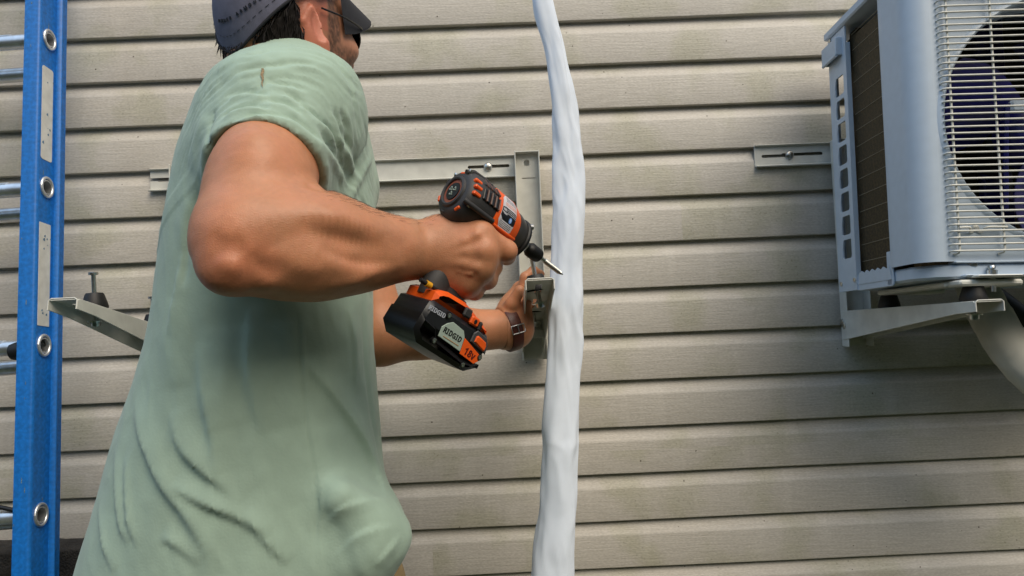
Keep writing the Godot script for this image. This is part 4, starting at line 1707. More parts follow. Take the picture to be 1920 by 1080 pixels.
	hd.add(Ell.new(L.call(0.070, 0.020, 0), Vector3(0.022, 0.018, 0.056), hb, 0.02))               # brow
	hd.add(Cap.new(L.call(0.092, 0.004, 0), L.call(0.112, -0.034, 0), 0.008, 0.013, 0.012))         # nose
	hd.add(Cap.new(L.call(0.096, -0.038, -0.013), L.call(0.096, -0.038, 0.013), 0.009, 0.009, 0.010))
	hd.add(Cap.new(L.call(0.092, -0.064, -0.018), L.call(0.092, -0.064, 0.018), 0.0065, 0.0065, 0.008))   # lips
	hd.add(Cap.new(L.call(0.090, -0.073, -0.015), L.call(0.090, -0.073, 0.015), 0.0070, 0.0070, 0.006))
	for s in [-1.0, 1.0]:
		hd.add(Ell.new(L.call(0.070, -0.022, 0.040 * s), Vector3(0.026, 0.018, 0.020), hb, 0.02))    # cheekbone
		hd.add(Ell.new(L.call(0.088, 0.000, 0.031 * s), Vector3(0.012, 0.010, 0.016), hb, 0.01, true))
		hd.add(Ell.new(L.call(0.077, 0.000, 0.031 * s), Vector3(0.0125, 0.0125, 0.0125), hb, 0.003))
		# ear: rim, bowl and lobe standing off the head
		var ec: Vector3 = L.call(-0.010, -0.008, 0.076 * s)
		var eb := hb * Basis(Vector3(0, 1, 0), -0.5 * s) * Basis(Vector3(0, 0, 1), 0.16)
		hd.add(Ell.new(ec + eb * Vector3(-0.008, 0.002, 0.006 * s), Vector3(0.016, 0.031, 0.006), eb, 0.006))
		hd.add(Cap.new(ec + eb * Vector3(0.004, -0.020, 0.003 * s), ec + eb * Vector3(0.003, -0.031, 0.004 * s), 0.0080, 0.0065, 0.008))
		hd.add(Ell.new(ec + eb * Vector3(0.002, 0.004, 0.011 * s), Vector3(0.010, 0.020, 0.005), eb, 0.004, true))
		hd.add(Cap.new(ec + eb * Vector3(-0.014, -0.018, 0.006 * s), ec + eb * Vector3(-0.019, 0.012, 0.008 * s), 0.0042, 0.0045, 0.004))
		hd.add(Cap.new(ec + eb * Vector3(-0.019, 0.012, 0.008 * s), ec + eb * Vector3(-0.004, 0.029, 0.007 * s), 0.0045, 0.0040, 0.004))
	hd.add(Cap.new(L.call(-0.035, -0.045, 0), P(545, 190, 1.03), 0.062, 0.066, 0.03))
	hd.add(Half.new(P(545, 175, 1.03), Vector3.DOWN, 0.002))
	hd.net(body, HO - Vector3(0.16, 0.20, 0.16), HO + Vector3(0.16, 0.15, 0.16), 0.0036)
	var head_end := body.v.size()
	# right hand round the handle
	var hr := Field.new()
	add_fore.call(hr)
	hr.add(Half.new(wrist_cut, -fore, 0.001))
	right_hand(hr, W1)
	hr.net(body, W1 - Vector3(0.10, 0.09, 0.12), W1 + Vector3(0.17, 0.10, 0.12), 0.0031)
	# left hand on the bracket
	var hl := Field.new()
	add_lfore.call(hl)
	hl.add(Half.new(lcut, -lf, 0.001))
	hl.add(Cap.new(Wl, P(965, 580, 1.24), 0.030, 0.025, 0.025))
	hl.add(Cap.new(P(965, 580, 1.24), P(978, 545, 1.245), 0.025, 0.019, 0.02))
	hl.add(Cap.new(P(965, 578, 1.255), P(982, 548, 1.285), 0.022, 0.017, 0.02))
	var fp := [[[978, 548, 1.225], [985, 520, 1.225], [1000, 508, 1.235], [1014, 514, 1.25]], [[986, 556, 1.235], [990, 530, 1.245], [1008, 522, 1.26], [1018, 530, 1.28]], [[990, 562, 1.26], [996, 540, 1.275], [1012, 534, 1.29], [1020, 542, 1.30]], [[994, 570, 1.28], [1000, 552, 1.30], [1014, 548, 1.315], [1020, 556, 1.32]]]
	for q in fp:
		for i in 3:
			hl.add(Cap.new(P(q[i][0], q[i][1], q[i][2]), P(q[i + 1][0], q[i + 1][1], q[i + 1][2]), 0.0098 - 0.0008 * i, 0.0090 - 0.0008 * i, 0.006))
	hl.add(Cap.new(P(952, 592, 1.22), P(960, 570, 1.205), 0.015, 0.012, 0.012))
	hl.add(Cap.new(P(960, 570, 1.205), P(974, 545, 1.20), 0.0115, 0.0100, 0.006))
	hl.net(body, Wl - Vector3(0.08, 0.07, 0.12), Wl + Vector3(0.09, 0.14, 0.10), 0.0034)
	# colours of the skin itself: ruddy joints, tanned arms, stubble
	var sn := noise(22.0, 91, 3)
	var s2 := noise(160.0, 92, 2)
	body.col.resize(body.v.size())
	var hinv := HX.affine_inverse()
	for i in body.v.size():
		var p := body.v[i]
		var c := Color(0.490, 0.215, 0.110)
		var v := sn.get_noise_3dv(p)
		var big := sn.get_noise_3d(p.x * 0.35, p.y * 0.35, p.z * 0.35)
		c = c.lerp(Color(0.41, 0.185, 0.094), clampf(0.35 + 1.3 * big, 0.0, 1.0))
		var red := clampf(1.0 - p.distance_to(E - up * 0.03 - fw * 0.03) / 0.07, 0, 1) * 0.8 + clampf(0.25 + v, 0, 1) * 0.22
		c = c.lerp(Color(0.50, 0.170, 0.090), red)
		c = c * (1.0 + 0.10 * v + 0.09 * s2.get_noise_3dv(p))
		if p.distance_to(HO) < 0.19:
			var q := hinv * p
			c = c.lerp(Color(0.50, 0.24, 0.16), 0.5)
			var beard := smoothstep(-0.008, -0.034, q.y + 0.25 * clampf(q.x - 0.05, 0, 1) + 0.006 * s2.get_noise_3dv(p * 0.6)) * smoothstep(0.000, 0.022, q.x + 0.006 * s2.get_noise_3dv(p * 0.5))
			var burn := smoothstep(0.010, 0.016, q.x) * smoothstep(0.045, 0.036, q.x) * smoothstep(-0.055, -0.045, q.y)
			beard = maxf(beard, burn) * clampf(0.78 + 0.7 * s2.get_noise_3dv(p * 2.5), 0.0, 1.0)
			c = c.lerp(Color(0.045, 0.030, 0.022), beard * 0.85)
			if absf(q.z) > 0.072 and q.x < 0.012 and q.y > -0.050 and q.x > -0.045:
				c = c.lerp(Color(0.55, 0.17, 0.11), 0.7)
		c.a = 1.0
		body.col[i] = c
	var skin := mat(Color.WHITE, 0.45, 0.0, 0.45)
	skin.vertex_color_use_as_albedo = true
	skin.subsurf_scatter_enabled = true
	skin.subsurf_scatter_strength = 0.08
	var pores := NoiseTexture2D.new()
	pores.width = 512
	pores.height = 512
	pores.seamless = true
	pores.noise = noise(0.12, 93, 3, FastNoiseLite.TYPE_CELLULAR)
	skin.heightmap_enabled = true
	skin.heightmap_texture = pores
	skin.heightmap_scale = 0.03
	skin.uv1_triplanar = true
	skin.uv1_scale = Vector3.ONE * 9.0
	var bo := obj("body", body, skin, t)
	var mk := obj("stain", mark, worn(Color(0.54, 0.47, 0.36), 0.3, 0.004, 0.9, 0.0, 0.0, 95), t)
	mk.set_meta("label", "rust brown smear on the shoulder")
	# fine hair of the forearm, lying towards the hand
	var fuzz := MB.new()
	var kept := 0
	for i in 60000:
		var q := rng.randi_range(0, body.v.size() - 1)
		var a := body.v[q]
		var along_arm := (a - E).dot(fore) / W1.distance_to(E)
		if along_arm < 0.36 or along_arm > 1.10 or (along_arm > 0.80 and rng.randf() < 0.78) or (a - E - fore * (a - E).dot(fore)).length() > 0.085:
			continue
		var nn := body.n[q]
		if nn.dot(up) < 0.70:
			continue
		var d := (fore * 1.0 + up * rng.randf_range(-0.7, 0.2) + rt * rng.randf_range(-0.2, 0.2))
		d = (d - nn * d.dot(nn)).normalized()
		var ln := rng.randf_range(0.005, 0.011)
		fuzz.tube([a, a + d * ln * 0.55 + nn * 0.0011, a + d * ln + nn * 0.0014], [0.00008, 0.00007, 0.00002], 3, nn, 1.0, false)
		kept += 1
		if kept > 600:
			break
	var fz := obj("arm_hair", fuzz, mat(Color(0.33, 0.21, 0.14), 0.6), bo)
	fz.set_meta("kind", "stuff")
	# ---- hair
	var hf := Field.new()
	hf.add(Ell.new(L.call(-0.007, 0.028, 0), Vector3(0.0975, 0.092, 0.0800), hb, 0.02))
	hf.add(Ell.new(L.call(-0.028, -0.060, 0), Vector3(0.0650, 0.095, 0.0695), hb, 0.03))
	hf.add(Half.new(L.call(-0.08, -0.012, 0), hb * Vector3(-0.769, 0.639, 0), 0.004))
	hf.add(Half.new(L.call(-0.034, 0, 0), hb * Vector3(1, 0.25, 0), 0.006))
	var hair := MB.new()
	hf.net(hair, HO - Vector3(0.16, 0.16, 0.16), HO + Vector3(0.14, 0.14, 0.14), 0.005)
	var strands := MB.new()
	var seeds := hair.v.size()
	for i in 2600:
		var q := rng.randi_range(0, seeds - 1)
		var a := hair.v[q]
		var la := hinv * a
		var lc := clampf((la.x + 0.005) / 0.1, -1.0, 0.0)
		if la.y > 0.044 - 0.084 * lc * lc or la.x > -0.028:
			continue
		var nn := hair.n[q]
		var d := (hb * Vector3((-0.25 if la.x > -0.07 else 0.25) + rng.randf_range(-0.2, 0.3), -1.0, 0.0))
		d = (d - nn * d.dot(nn)).normalized()
		var ln := rng.randf_range(0.012, 0.028)
		strands.tube([a - nn * 0.001, a + d * ln * 0.5 + nn * 0.0018, a + d * ln + nn * rng.randf_range(-0.0015, 0.0018)], [0.0011, 0.0009, 0.0002], 4, nn, 1.0, false)
	crumple(hair, [], func(p: Vector3) -> float: return 0.0025 * s2.get_noise_3d((hinv * p).x * 2.2, (hinv * p).y * 0.35, (hinv * p).z * 2.2))
	var hm := mat(Color(0.085, 0.065, 0.055), 0.6, 0.0, 0.35)
	var ho := obj("hair", hair, hm, t)
	var so := obj("strands", strands, hm, ho)
	so.set_meta("kind", "stuff")
	cap_and_glasses(t, HX, hb)
	watch(t, Wl, lf)
	# ---- trousers and shoes
	var tr := Field.new()
	var hip := P(470, 1100, 1.06)
	var knees := []
	tr.add(Ell.new(P(520, 1110, 1.06) , Vector3(0.20, 0.12, 0.155), C0.basis, 0.04))
	for s in [-1.0, 1.0]:
		var h := Vector3(hip.x + 0.02, hip.y - 0.02, hip.z + s * 0.09)
		var kn := Vector3(h.x + 0.05, 0.42, h.z + s * 0.03)
		var an := Vector3(h.x - 0.01, 0.07, h.z + s * 0.04)
		tr.add(Cap.new(h, kn, 0.105, 0.078, 0.05))
		tr.add(Cap.new(kn, an, 0.078, 0.066, 0.03))
		knees.append(an)
	var tm := MB.new()
	tr.net(tm, Vector3(hip.x - 0.32, 0.0, hip.z - 0.32), Vector3(hip.x + 0.34, hip.y + 0.16, hip.z + 0.32), 0.012)
	obj("trousers", tm, worn(Color(0.55, 0.47, 0.33), 0.08, 0.03, 0.9, 0.0, 0.02, 96), t)
	for an: Vector3 in knees:
		var sf := Field.new()
		sf.add(Ell.new(an + Vector3(0.05, -0.015, 0), Vector3(0.14, 0.055, 0.05), Basis(), 0.02))
		sf.add(Cap.new(an + Vector3(0, 0.04, 0), an, 0.055, 0.06, 0.03))
		sf.add(Half.new(Vector3(an.x, 0.0, an.z), Vector3.DOWN, 0.004))
		var sm := MB.new()
		sf.net(sm, an - Vector3(0.14, 0.1, 0.1), an + Vector3(0.24, 0.14, 0.1), 0.008)
		obj("boot", sm, worn(Color(0.22, 0.15, 0.10), 0.2, 0.03, 0.7), t)


func right_hand(f: Field, Wp: Vector3) -> void:
	# back of the hand from wrist to knuckles
	var mcp := [P(898, 436, 0.890), P(908, 470, 0.884), P(902, 503, 0.888), P(878, 531, 0.895)]
	var pip := [P(950, 470, 0.915), P(922, 500, 0.925), P(914, 524, 0.927), P(890, 546, 0.925)]
	var dip := [P(950, 480, 0.950), P(905, 508, 0.955), P(893, 530, 0.955), P(868, 548, 0.950)]
	var tip := [P(925, 470, 0.968), P(875, 500, 0.962), P(862, 522, 0.960), P(842, 542, 0.955)]
	var rk := [0.0160, 0.0160, 0.0150, 0.0140]
	var rp := [0.0140, 0.0140, 0.0132, 0.0118]
	for i in 4:
		f.add(Cap.new(Wp.lerp(mcp[i], 0.12), mcp[i], 0.026, rk[i] + 0.0015, 0.020))
	f.add(Ell.new(P(858, 470, 0.895), Vector3(0.046, 0.046, 0.022), Basis(rt, up, -fw), 0.02))
	f.add(Cap.new(P(850, 520, 0.905), P(858, 534, 0.91), 0.021, 0.019, 0.02))      # heel of the hand
	for i in 4:
		f.add(Cap.new(mcp[i], pip[i], rk[i] - 0.001, rp[i], 0.007))
		f.add(Cap.new(pip[i], dip[i], rp[i], rp[i] - 0.002, 0.005))
		f.add(Cap.new(dip[i], tip[i], rp[i] - 0.002, rp[i] - 0.0035, 0.005))
		f.add(Ell.new(mcp[i] - fw * (rk[i] * 0.55), Vector3(0.0095, 0.0085, 0.007), Basis(rt, up, -fw), 0.010))     # knuckle
	# thumb goes over the back of the handle to the far side
	f.add(Cap.new(P(826, 438, 0.905), P(862, 424, 0.935), 0.0215, 0.0165, 0.018))
	f.add(Cap.new(P(862, 424, 0.935), P(905, 436, 0.985), 0.0160, 0.0130, 0.010))
	f.add(Cap.new(P(905, 436, 0.985), P(930, 450, 0.985), 0.0130, 0.0100, 0.006))
	# tendons and veins
	for q in [[[835, 470], [870, 452], [893, 440]], [[838, 480], [872, 472], [900, 470]], [[838, 490], [868, 494], [894, 502]]]:
		for i in 2:
			f.add(Cap.new(P(q[i][0], q[i][1], 0.873), P(q[i + 1][0], q[i + 1][1], 0.870), 0.0034, 0.0036, 0.008))
	for q in [[[812, 452], [836, 458], [855, 470], [880, 484], [896, 486]], [[826, 500], [846, 496], [862, 508], [884, 514]], [[838, 440], [858, 446], [878, 458]]]:
		for i in q.size() - 1:
			f.add(Cap.new(P(q[i][0], q[i][1], 0.8735), P(q[i + 1][0], q[i + 1][1], 0.871), 0.0022, 0.0022, 0.0035))


func cap_and_glasses(t: Node3D, HX: Transform3D, hb: Basis) -> void:
	var navy := worn(Color(0.375, 0.38, 0.45), 0.10, 0.02, 0.85, 0.0, 0.02, 101)
	var cp := thing_part("cap", t)
	# crown: a dome whose rim drops towards the nape
	var rows := []
	for i in 21:
		var el := i / 20.0
		var row := []
		for j in 65:
			var a := TAU * j / 64.0
			var ca := cos(a)
			var rim := 0.040 + 0.030 * ca
			if ca < 0.0:
				rim = 0.044 - 0.084 * ca * ca
			var y := lerpf(rim, 0.132, sin(el * PI * 0.5))
			var k := sqrt(maxf(0.0, 1.0 - pow(clampf((y - 0.018) / 0.1141, -0.9, 1.0), 2.0)))
			var sq := 0.0014 * absf(sin(a * 3.0)) - 0.0010
			if y < 0.018:
				k = 1.0 - 0.75 * pow((0.018 - y) / 0.16, 2.0)
			row.append(HX * Vector3(-0.005 + (0.1025 + sq) * k * ca, y, (0.0855 + sq) * k * sin(a)))
		rows.append(row)
	var crown := MB.new()
	crown.grid(rows, [], true)
	obj("crown", crown, navy, cp)
	var band := MB.new()
	var edge := []
	for j in 65:
		edge.append(rows[0][j])
	band.tube(edge, [0.0022], 8, hb.y, 1.0, false)
	obj("sweatband", band, worn(Color(0.12, 0.125, 0.15), 0.1, 0.02, 0.9), cp)
	var stitch := MB.new()
	for j in range(2, 63):
		var a: Vector3 = rows[1][j].lerp(rows[2][j], 0.5)
		var b: Vector3 = rows[1][j + 1].lerp(rows[2][j + 1], 0.5)
		var nn := (a - HX.origin).normalized() * 0.0008
		stitch.tube([a + nn, a.lerp(b, 0.55) + nn], [0.00035], 5)
	var st := obj("stitching", stitch, M.black, cp)
	st.set_meta("kind", "stuff")
	# raised lettering round the back
	var word := "UNDER ARMOUR"
	for i in word.length():
		if word[i] == " ":
			continue
		var jf := 21.2 + i * 1.0
		jf = 28.9 - (i - 6.0) * 0.74
		var j0 := int(jf)
		var f := jf - j0
		var p: Vector3 = rows[3][j0].lerp(rows[3][j0 + 1], f)
		var q: Vector3 = rows[3][j0].lerp(rows[3][j0 + 1], f + 0.3)
		var upw: Vector3 = (rows[5][j0].lerp(rows[5][j0 + 1], f) - p).normalized()
		var dir := (p - q).normalized()
		var nn := dir.cross(upw).normalized()
		letters(word[i], Transform3D(Basis(dir, nn.cross(dir), nn), p + nn * 0.0012), 0.0045, 0.0010, M.black, cp)
	# brim, curved down at the sides, with a thickness
	for side in 2:
		pass
	var brim := MB.new()
	for s in 2:
		var br := []
		for i in 9:
			var row := []
			for j in 25:
				var a := lerpf(-1.12, 1.12, j / 24.0)
				var out := i / 8.0
				var base := Vector3(-0.010 + 0.107 * cos(a), 0.062 - 0.030 * (1.0 - cos(a)), 0.0855 * sin(a))
				var tipv := Vector3(-0.010 + 0.107 * cos(a) + 0.060 * sqrt(maxf(0.0, cos(a * 1.38))), 0.050 - 0.055 * pow(absf(sin(a)), 2.0), 0.080 * sin(a))
				var p := base.lerp(tipv, out)
				p.y -= 0.008 * out * out + (0.0032 if s else 0.0)
				row.append(HX * p)
			br.append(row)
		brim.grid(br, [], s == 1)
	obj("brim", brim, worn(Color(0.13, 0.135, 0.16), 0.1, 0.02, 0.85, 0.0, 0.02, 102), cp)
	# glasses: temple piece over the ear, frame and dark lenses
	var gl := thing_part("glasses", t)
	var fm := MB.new()
	for s in [-1.0, 1.0]:
		fm.tube(spline([HX * Vector3(-0.004, 0.022, 0.081 * s), HX * Vector3(0.040, 0.016, 0.080 * s), HX * Vector3(0.086, 0.010, 0.066 * s), HX * Vector3(0.096, 0.012, 0.052 * s)], 6), [0.0014], 8)
		var ring := []
		for i in 19:
			var a := TAU * i / 18.0
			var z := 0.030 + 0.023 * cos(a)
			ring.append(HX * Vector3(0.101 - 0.30 * pow(z - 0.012, 2.0) * 12.0, -0.002 + 0.019 * sin(a), z * s))
		fm.tube(ring, [0.0016], 7, hb.y, 1.0, false)
	fm.tube([HX * Vector3(0.101, 0.004, -0.008), HX * Vector3(0.104, 0.006, 0), HX * Vector3(0.101, 0.004, 0.008)], [0.002], 7)
	obj("glasses_frame", fm, mat(Color(0.03, 0.03, 0.03), 0.25), gl)
	for s in [-1.0, 1.0]:
		var ln := MB.new()
		var rr := []
		for i in 5:
			var row := []
			for j in 13:
				var a := TAU * j / 12.0
				var q := i / 4.0
				var z := 0.030 + 0.023 * cos(a) * q
				row.append(HX * Vector3(0.101 - 0.30 * pow(z - 0.012, 2.0) * 12.0, -0.002 + 0.019 * sin(a) * q, z * s))
			rr.append(row)
		ln.grid(rr)
		obj("lens", ln, mat(Color(0.04, 0.04, 0.045), 0.12), gl)


func watch(t: Node3D, Wl: Vector3, lf: Vector3) -> void:
	var w := thing_part("wrist_watch", t)
	var c := Wl - lf * 0.008
	var tilt := (lf + up * 0.22).normalized()
	var X := frame(c, tilt, up)
	var st := MB.new()
	st.lathe(X, [Vector2(-0.0105, 0.0355), Vector2(-0.0100, 0.0402), Vector2(-0.008, 0.0410), Vector2(0.008, 0.0412), Vector2(0.0100, 0.0404), Vector2(0.0105, 0.0350)], 48, 1.0, 0.98)
	obj("strap", st, worn(Color(0.31, 0.135, 0.09), 0.18, 0.01, 0.45, 0.0, 0.01, 111), w)
	var bk := MB.new()
	var an := -0.02
	var q := X * Transform3D(Basis(Vector3(1, 0, 0), an), Vector3.ZERO)
	var fr := [Vector3(-0.012, -0.006, 0.0425), Vector3(0.012, -0.006, 0.0425), Vector3(0.012, 0.008, 0.0425), Vector3(-0.012, 0.008, 0.0425), Vector3(-0.012, -0.006, 0.0425)]
	var pts := []
	for p in fr:
		pts.append(q * p)
	bk.tube(pts, [0.0012], 7, q.basis.z, 1.0, false)
	bk.tube([q * Vector3(0.0, -0.006, 0.0430), q * Vector3(0.0, 0.009, 0.0428)], [0.0009], 6)
	obj("buckle", bk, M.steel, w)
	var kp := MB.new()
	kp.lathe(X * Transform3D(Basis(), Vector3(0, 0, 0)), [Vector2(-0.0112, 0.0), Vector2(-0.0112, 0.0)], 6)
	var face := MB.new()
	face.lathe(Transform3D(Basis(-q.basis.z, q.basis.y, q.basis.x), c), [Vector2(0.036, 0.0), Vector2(0.036, 0.019), Vector2(0.044, 0.019), Vector2(0.045, 0.017), Vector2(0.045, 0.0)], 24)
	obj("watch_case", face, M.steel, w)


# ---------------------------------------------------------------- impact driver
func label_print() -> ImageTexture:
	var im := Image.create(192, 192, false, Image.FORMAT_RGB8)
	im.fill(Color(0.78, 0.78, 0.80))
	var rg := RandomNumberGenerator.new()
	rg.seed = 5
	var line := func(y: int, x0: int, x1: int, h: int, c: Color) -> void:
		var x := x0
		while x < x1:
			var w := rg.randi_range(2, 7)
			im.fill_rect(Rect2i(x, y, mini(w, x1 - x), h), c)
			x += w + rg.randi_range(1, 3)
	for i in 4:
		line.call(10 + i * 9, 40, 150, 5, Color(0.16, 0.16, 0.22))
	for i in 3:
		line.call(50 + i * 8, 30, 175, 4, Color(0.78, 0.33, 0.12))
	im.fill_rect(Rect2i(4, 80, 184, 70), Color(0.05, 0.05, 0.07))
	for i in 3:
		line.call(86 + i * 9, 60, 182, 4, Color(0.80, 0.80, 0.82))
	line.call(88, 12, 52, 14, Color(0.82, 0.82, 0.84))
	line.call(108, 12, 60, 10, Color(0.82, 0.82, 0.84))
	for y in range(-15, 16):
		var w := int(sqrt(225.0 - y * y))
		im.fill_rect(Rect2i(108 - w, 130 + y, w * 2, 1), Color(0.40, 0.58, 0.85))
	im.fill_rect(Rect2i(104, 122, 4, 14), Color(0.85, 0.9, 0.95))
	im.fill_rect(Rect2i(112, 120, 3, 18), Color(0.85, 0.9, 0.95))
	for i in 4:
		line.call(156 + i * 8, 20, 140, 4, Color(0.2, 0.2, 0.22))
	return ImageTexture.create_from_image(im)


func impact_driver() -> void:
	var B := Basis(rt, up, -fw)
	var a := B * Vector3(0.615, -0.418, -0.668)
	a = a.normalized()
	var h := B * Vector3(-0.40, -0.90, 0.19)
	h = (h - a * h.dot(a)).normalized()
	var s := a.cross(-h)
	var O := P(907, 402, 0.920)
	var T := Transform3D(Basis(a, -h, s), O)        # x ahead, y up, z its right side
	var t := thing("impact_driver", "orange and black cordless impact driver with battery and a long lag screw in its chuck", "impact driver", O)
	var grey := worn(Color(0.185, 0.180, 0.180), 0.12, 0.02, 0.55, 0.0, 0.006, 121)
	var orange := worn(Color(0.88, 0.345, 0.085), 0.06, 0.03, 0.40, 0.0, 0.002, 122)
	var gun := worn(Color(0.30, 0.29, 0.28), 0.10, 0.02, 0.38, 0.6, 0.0, 123)
	var pale := worn(Color(0.60, 0.66, 0.62), 0.04, 0.02, 0.5, 0.0, 0.0, 124)
	var ring := func(prof: Array, m: Material, called: String, par: Node3D, sy := 1.18, sz := 1.08) -> MeshInstance3D:
		var mb := MB.new()
		mb.lathe(T, prof, 40, sy, sz)
		return obj(called, mb, m, par)
	# motor housing
	var mh: MeshInstance3D = ring.call([Vector2(-0.060, 0.0), Vector2(-0.060, 0.0215), Vector2(-0.057, 0.0265), Vector2(-0.050, 0.0305), Vector2(-0.036, 0.0320), Vector2(-0.016, 0.0315), Vector2(-0.008, 0.0310), Vector2(-0.004, 0.0300), Vector2(0.0, 0.0)], grey, "motor_housing", t)
	# rear disc with emblem
	ring.call([Vector2(-0.0602, 0.0195), Vector2(-0.0632, 0.0185), Vector2(-0.0640, 0.0165), Vector2(-0.0632, 0.0150), Vector2(-0.0612, 0.0145), Vector2(-0.0602, 0.0145)], grey, "end_ring", mh)
	ring.call([Vector2(-0.0602, 0.0148), Vector2(-0.0608, 0.0148), Vector2(-0.0608, 0.0108), Vector2(-0.0602, 0.0108)], worn(Color(0.55, 0.30, 0.22), 0.1, 0.01, 0.4), "emblem_band", mh)
	ring.call([Vector2(-0.0602, 0.0108), Vector2(-0.0622, 0.0102), Vector2(-0.0624, 0.0)], M.black, "emblem", mh)
	var em := MB.new()
	var back := T * Transform3D(Basis(Vector3(0, 0, 1), Vector3(0, 1, 0), Vector3(-1, 0, 0)), Vector3(-0.0624, 0, 0))
	for i in 3:
		var q := TAU * i / 3.0 + 0.5
		var c := Vector2.from_angle(q) * 0.0045
		em.tube([back * Vector3(c.x - 0.003, c.y - 0.001, 0.0004), back * Vector3(c.x, c.y + 0.003, 0.0006), back * Vector3(c.x + 0.003, c.y - 0.001, 0.0004), back * Vector3(c.x - 0.003, c.y - 0.001, 0.0004)], [0.0009], 6)
	obj("emblem_mark", em, pale, mh)
	# orange fins on the side of the end cap, with slots between
	for i in 3:
		var fin := MB.new()
		var an := 0.42 + 0.30 * (i - 1)
		for k in 1:
			var R := T * Transform3D(Basis(Vector3(1, 0, 0), PI / 2 - an), Vector3.ZERO)
			fin.box(R, Vector3(-0.0495, 0.0325, 0.0), Vector3(0.013, 0.0060, 0.0052), 0.0012)
		obj("vent_fin", fin, orange, mh)
	for i in 5:
		var fin := MB.new()
		var R := T * Transform3D(Basis(Vector3(1, 0, 0), PI / 2 - (0.42 + 0.30 * 4 + 0.95 * i)), Vector3.ZERO)
		fin.box(R, Vector3(-0.0560, 0.0285, 0.0), Vector3(0.0065, 0.004, 0.009), 0.0012)
		obj("end_bump", fin, grey if i % 2 else orange, mh)
	# rows of vent slots: dark hollows framed by ribs
	for rw in 2:
		for i in 4:
			var R := T * Transform3D(Basis(Vector3(1, 0, 0), PI / 2 - (0.95 - rw * 0.62)), Vector3.ZERO)
			var sl := MB.new()
			sl.box(R, Vector3(-0.037 + i * 0.0080, 0.0345, 0.0), Vector3(0.0056, 0.0030, 0.0165), 0.001)
			obj("vent_slot", sl, M.black, mh)
			var rb := MB.new()
			rb.box(R, Vector3(-0.0330 + i * 0.0080, 0.0353, 0.0), Vector3(0.0019, 0.0040, 0.0180), 0.0008)
			obj("vent_rib", rb, worn(Color(0.33, 0.22, 0.18), 0.1, 0.01, 0.5), mh)
	for q in [-0.35, 1.35]:
		var rb := MB.new()
		var R := T * Transform3D(Basis(Vector3(1, 0, 0), PI / 2 - q), Vector3.ZERO)
		rb.tube([R * Vector3(-0.060, 0.0300, 0), R * Vector3(-0.050, 0.0355, 0), R * Vector3(-0.030, 0.0365, 0), R * Vector3(-0.008, 0.0350, 0)], [0.0038], 8)
		obj("ridge", rb, grey, mh)
	for q in [[-0.056, 1.32], [-0.052, -0.40], [-0.054, 2.2]]:
		var R := T * Transform3D(Basis(Vector3(1, 0, 0), PI / 2 - q[1]), Vector3.ZERO)
		var scr := MB.new()
		scr.lathe(Transform3D(Basis(R.basis.y, R.basis.z, R.basis.x), R * Vector3(q[0], 0.0, 0.0)), [Vector2(0.0325, 0.0), Vector2(0.0325, 0.0030), Vector2(0.0360, 0.0028), Vector2(0.0365, 0.0)], 10)
		obj("screw", scr, M.zinc, mh)
	# orange clamshell in front with the printed plate
	var sh: MeshInstance3D = ring.call([Vector2(-0.009, 0.0), Vector2(-0.009, 0.0318), Vector2(-0.006, 0.0330), Vector2(0.024, 0.0324), Vector2(0.038, 0.0295), Vector2(0.046, 0.0262), Vector2(0.046, 0.0)], orange, "orange_shell", t)
	var lab := MB.new()
	var lr := []
	var lu := []
	for i in 13:
		var row := []
		var ru := []
		for j in 13:
			var u := i / 12.0
			var v := j / 12.0
			var x := lerpf(-0.0035, 0.0335, u)
			var wide := 0.66 * minf(1.0, minf(0.62 + u * 2.2, 0.66 + (1.0 - u) * 1.4))
			var an := 0.30 + lerpf(-wide, wide, v)
			var r := 0.0336 - 0.0006 * u - 0.004 * pow(maxf(0.0, u - 0.6), 2.0) * 6.0
			row.append(T * Vector3(x, sin(an) * r * 1.18, cos(an) * r * 1.08))
			ru.append(Vector2(u, 1.0 - v))
		lr.append(row)
		lu.append(ru)
	lab.grid(lr, lu)
	var lm := mat(Color.WHITE, 0.4)
	lm.albedo_texture = label_print()
	obj("printed_plate", lab, lm, sh)
	for q in [-0.42, 1.05]:
		var rb := MB.new()
		var R := T * Transform3D(Basis(Vector3(1, 0, 0), PI / 2 - q), Vector3.ZERO)
		rb.tube([R * Vector3(-0.006, 0.0360, 0), R * Vector3(0.024, 0.0360, 0), R * Vector3(0.044, 0.0290, 0)], [0.0022], 8)
		obj("plate_edge", rb, orange, sh)
	# nose, lamp collar, chuck
	ring.call([Vector2(0.044, 0.0), Vector2(0.044, 0.0275), Vector2(0.050, 0.0272), Vector2(0.062, 0.0245), Vector2(0.068, 0.0222), Vector2(0.068, 0.0)], gun, "nose", t)
	var rb2: MeshInstance3D = ring.call([Vector2(0.066, 0.0), Vector2(0.066, 0.0240), Vector2(0.068, 0.0256), Vector2(0.072, 0.0254), Vector2(0.0735, 0.0230), Vector2(0.0735, 0.0)], M.rubber, "bumper_ring", t)
	var kn := MB.new()
	kn.tube([T * Vector3(0.071, 0.020, 0.012), T * Vector3(0.078, 0.024, 0.014)], [0.0050, 0.0042], 12)
	obj("work_light", kn, M.steel, rb2)
	ring.call([Vector2(0.0735, 0.0), Vector2(0.0735, 0.0125), Vector2(0.076, 0.0130), Vector2(0.084, 0.0128), Vector2(0.086, 0.0105), Vector2(0.090, 0.0098), Vector2(0.090, 0.0)], M.steel, "chuck", t, 1.0, 1.0)
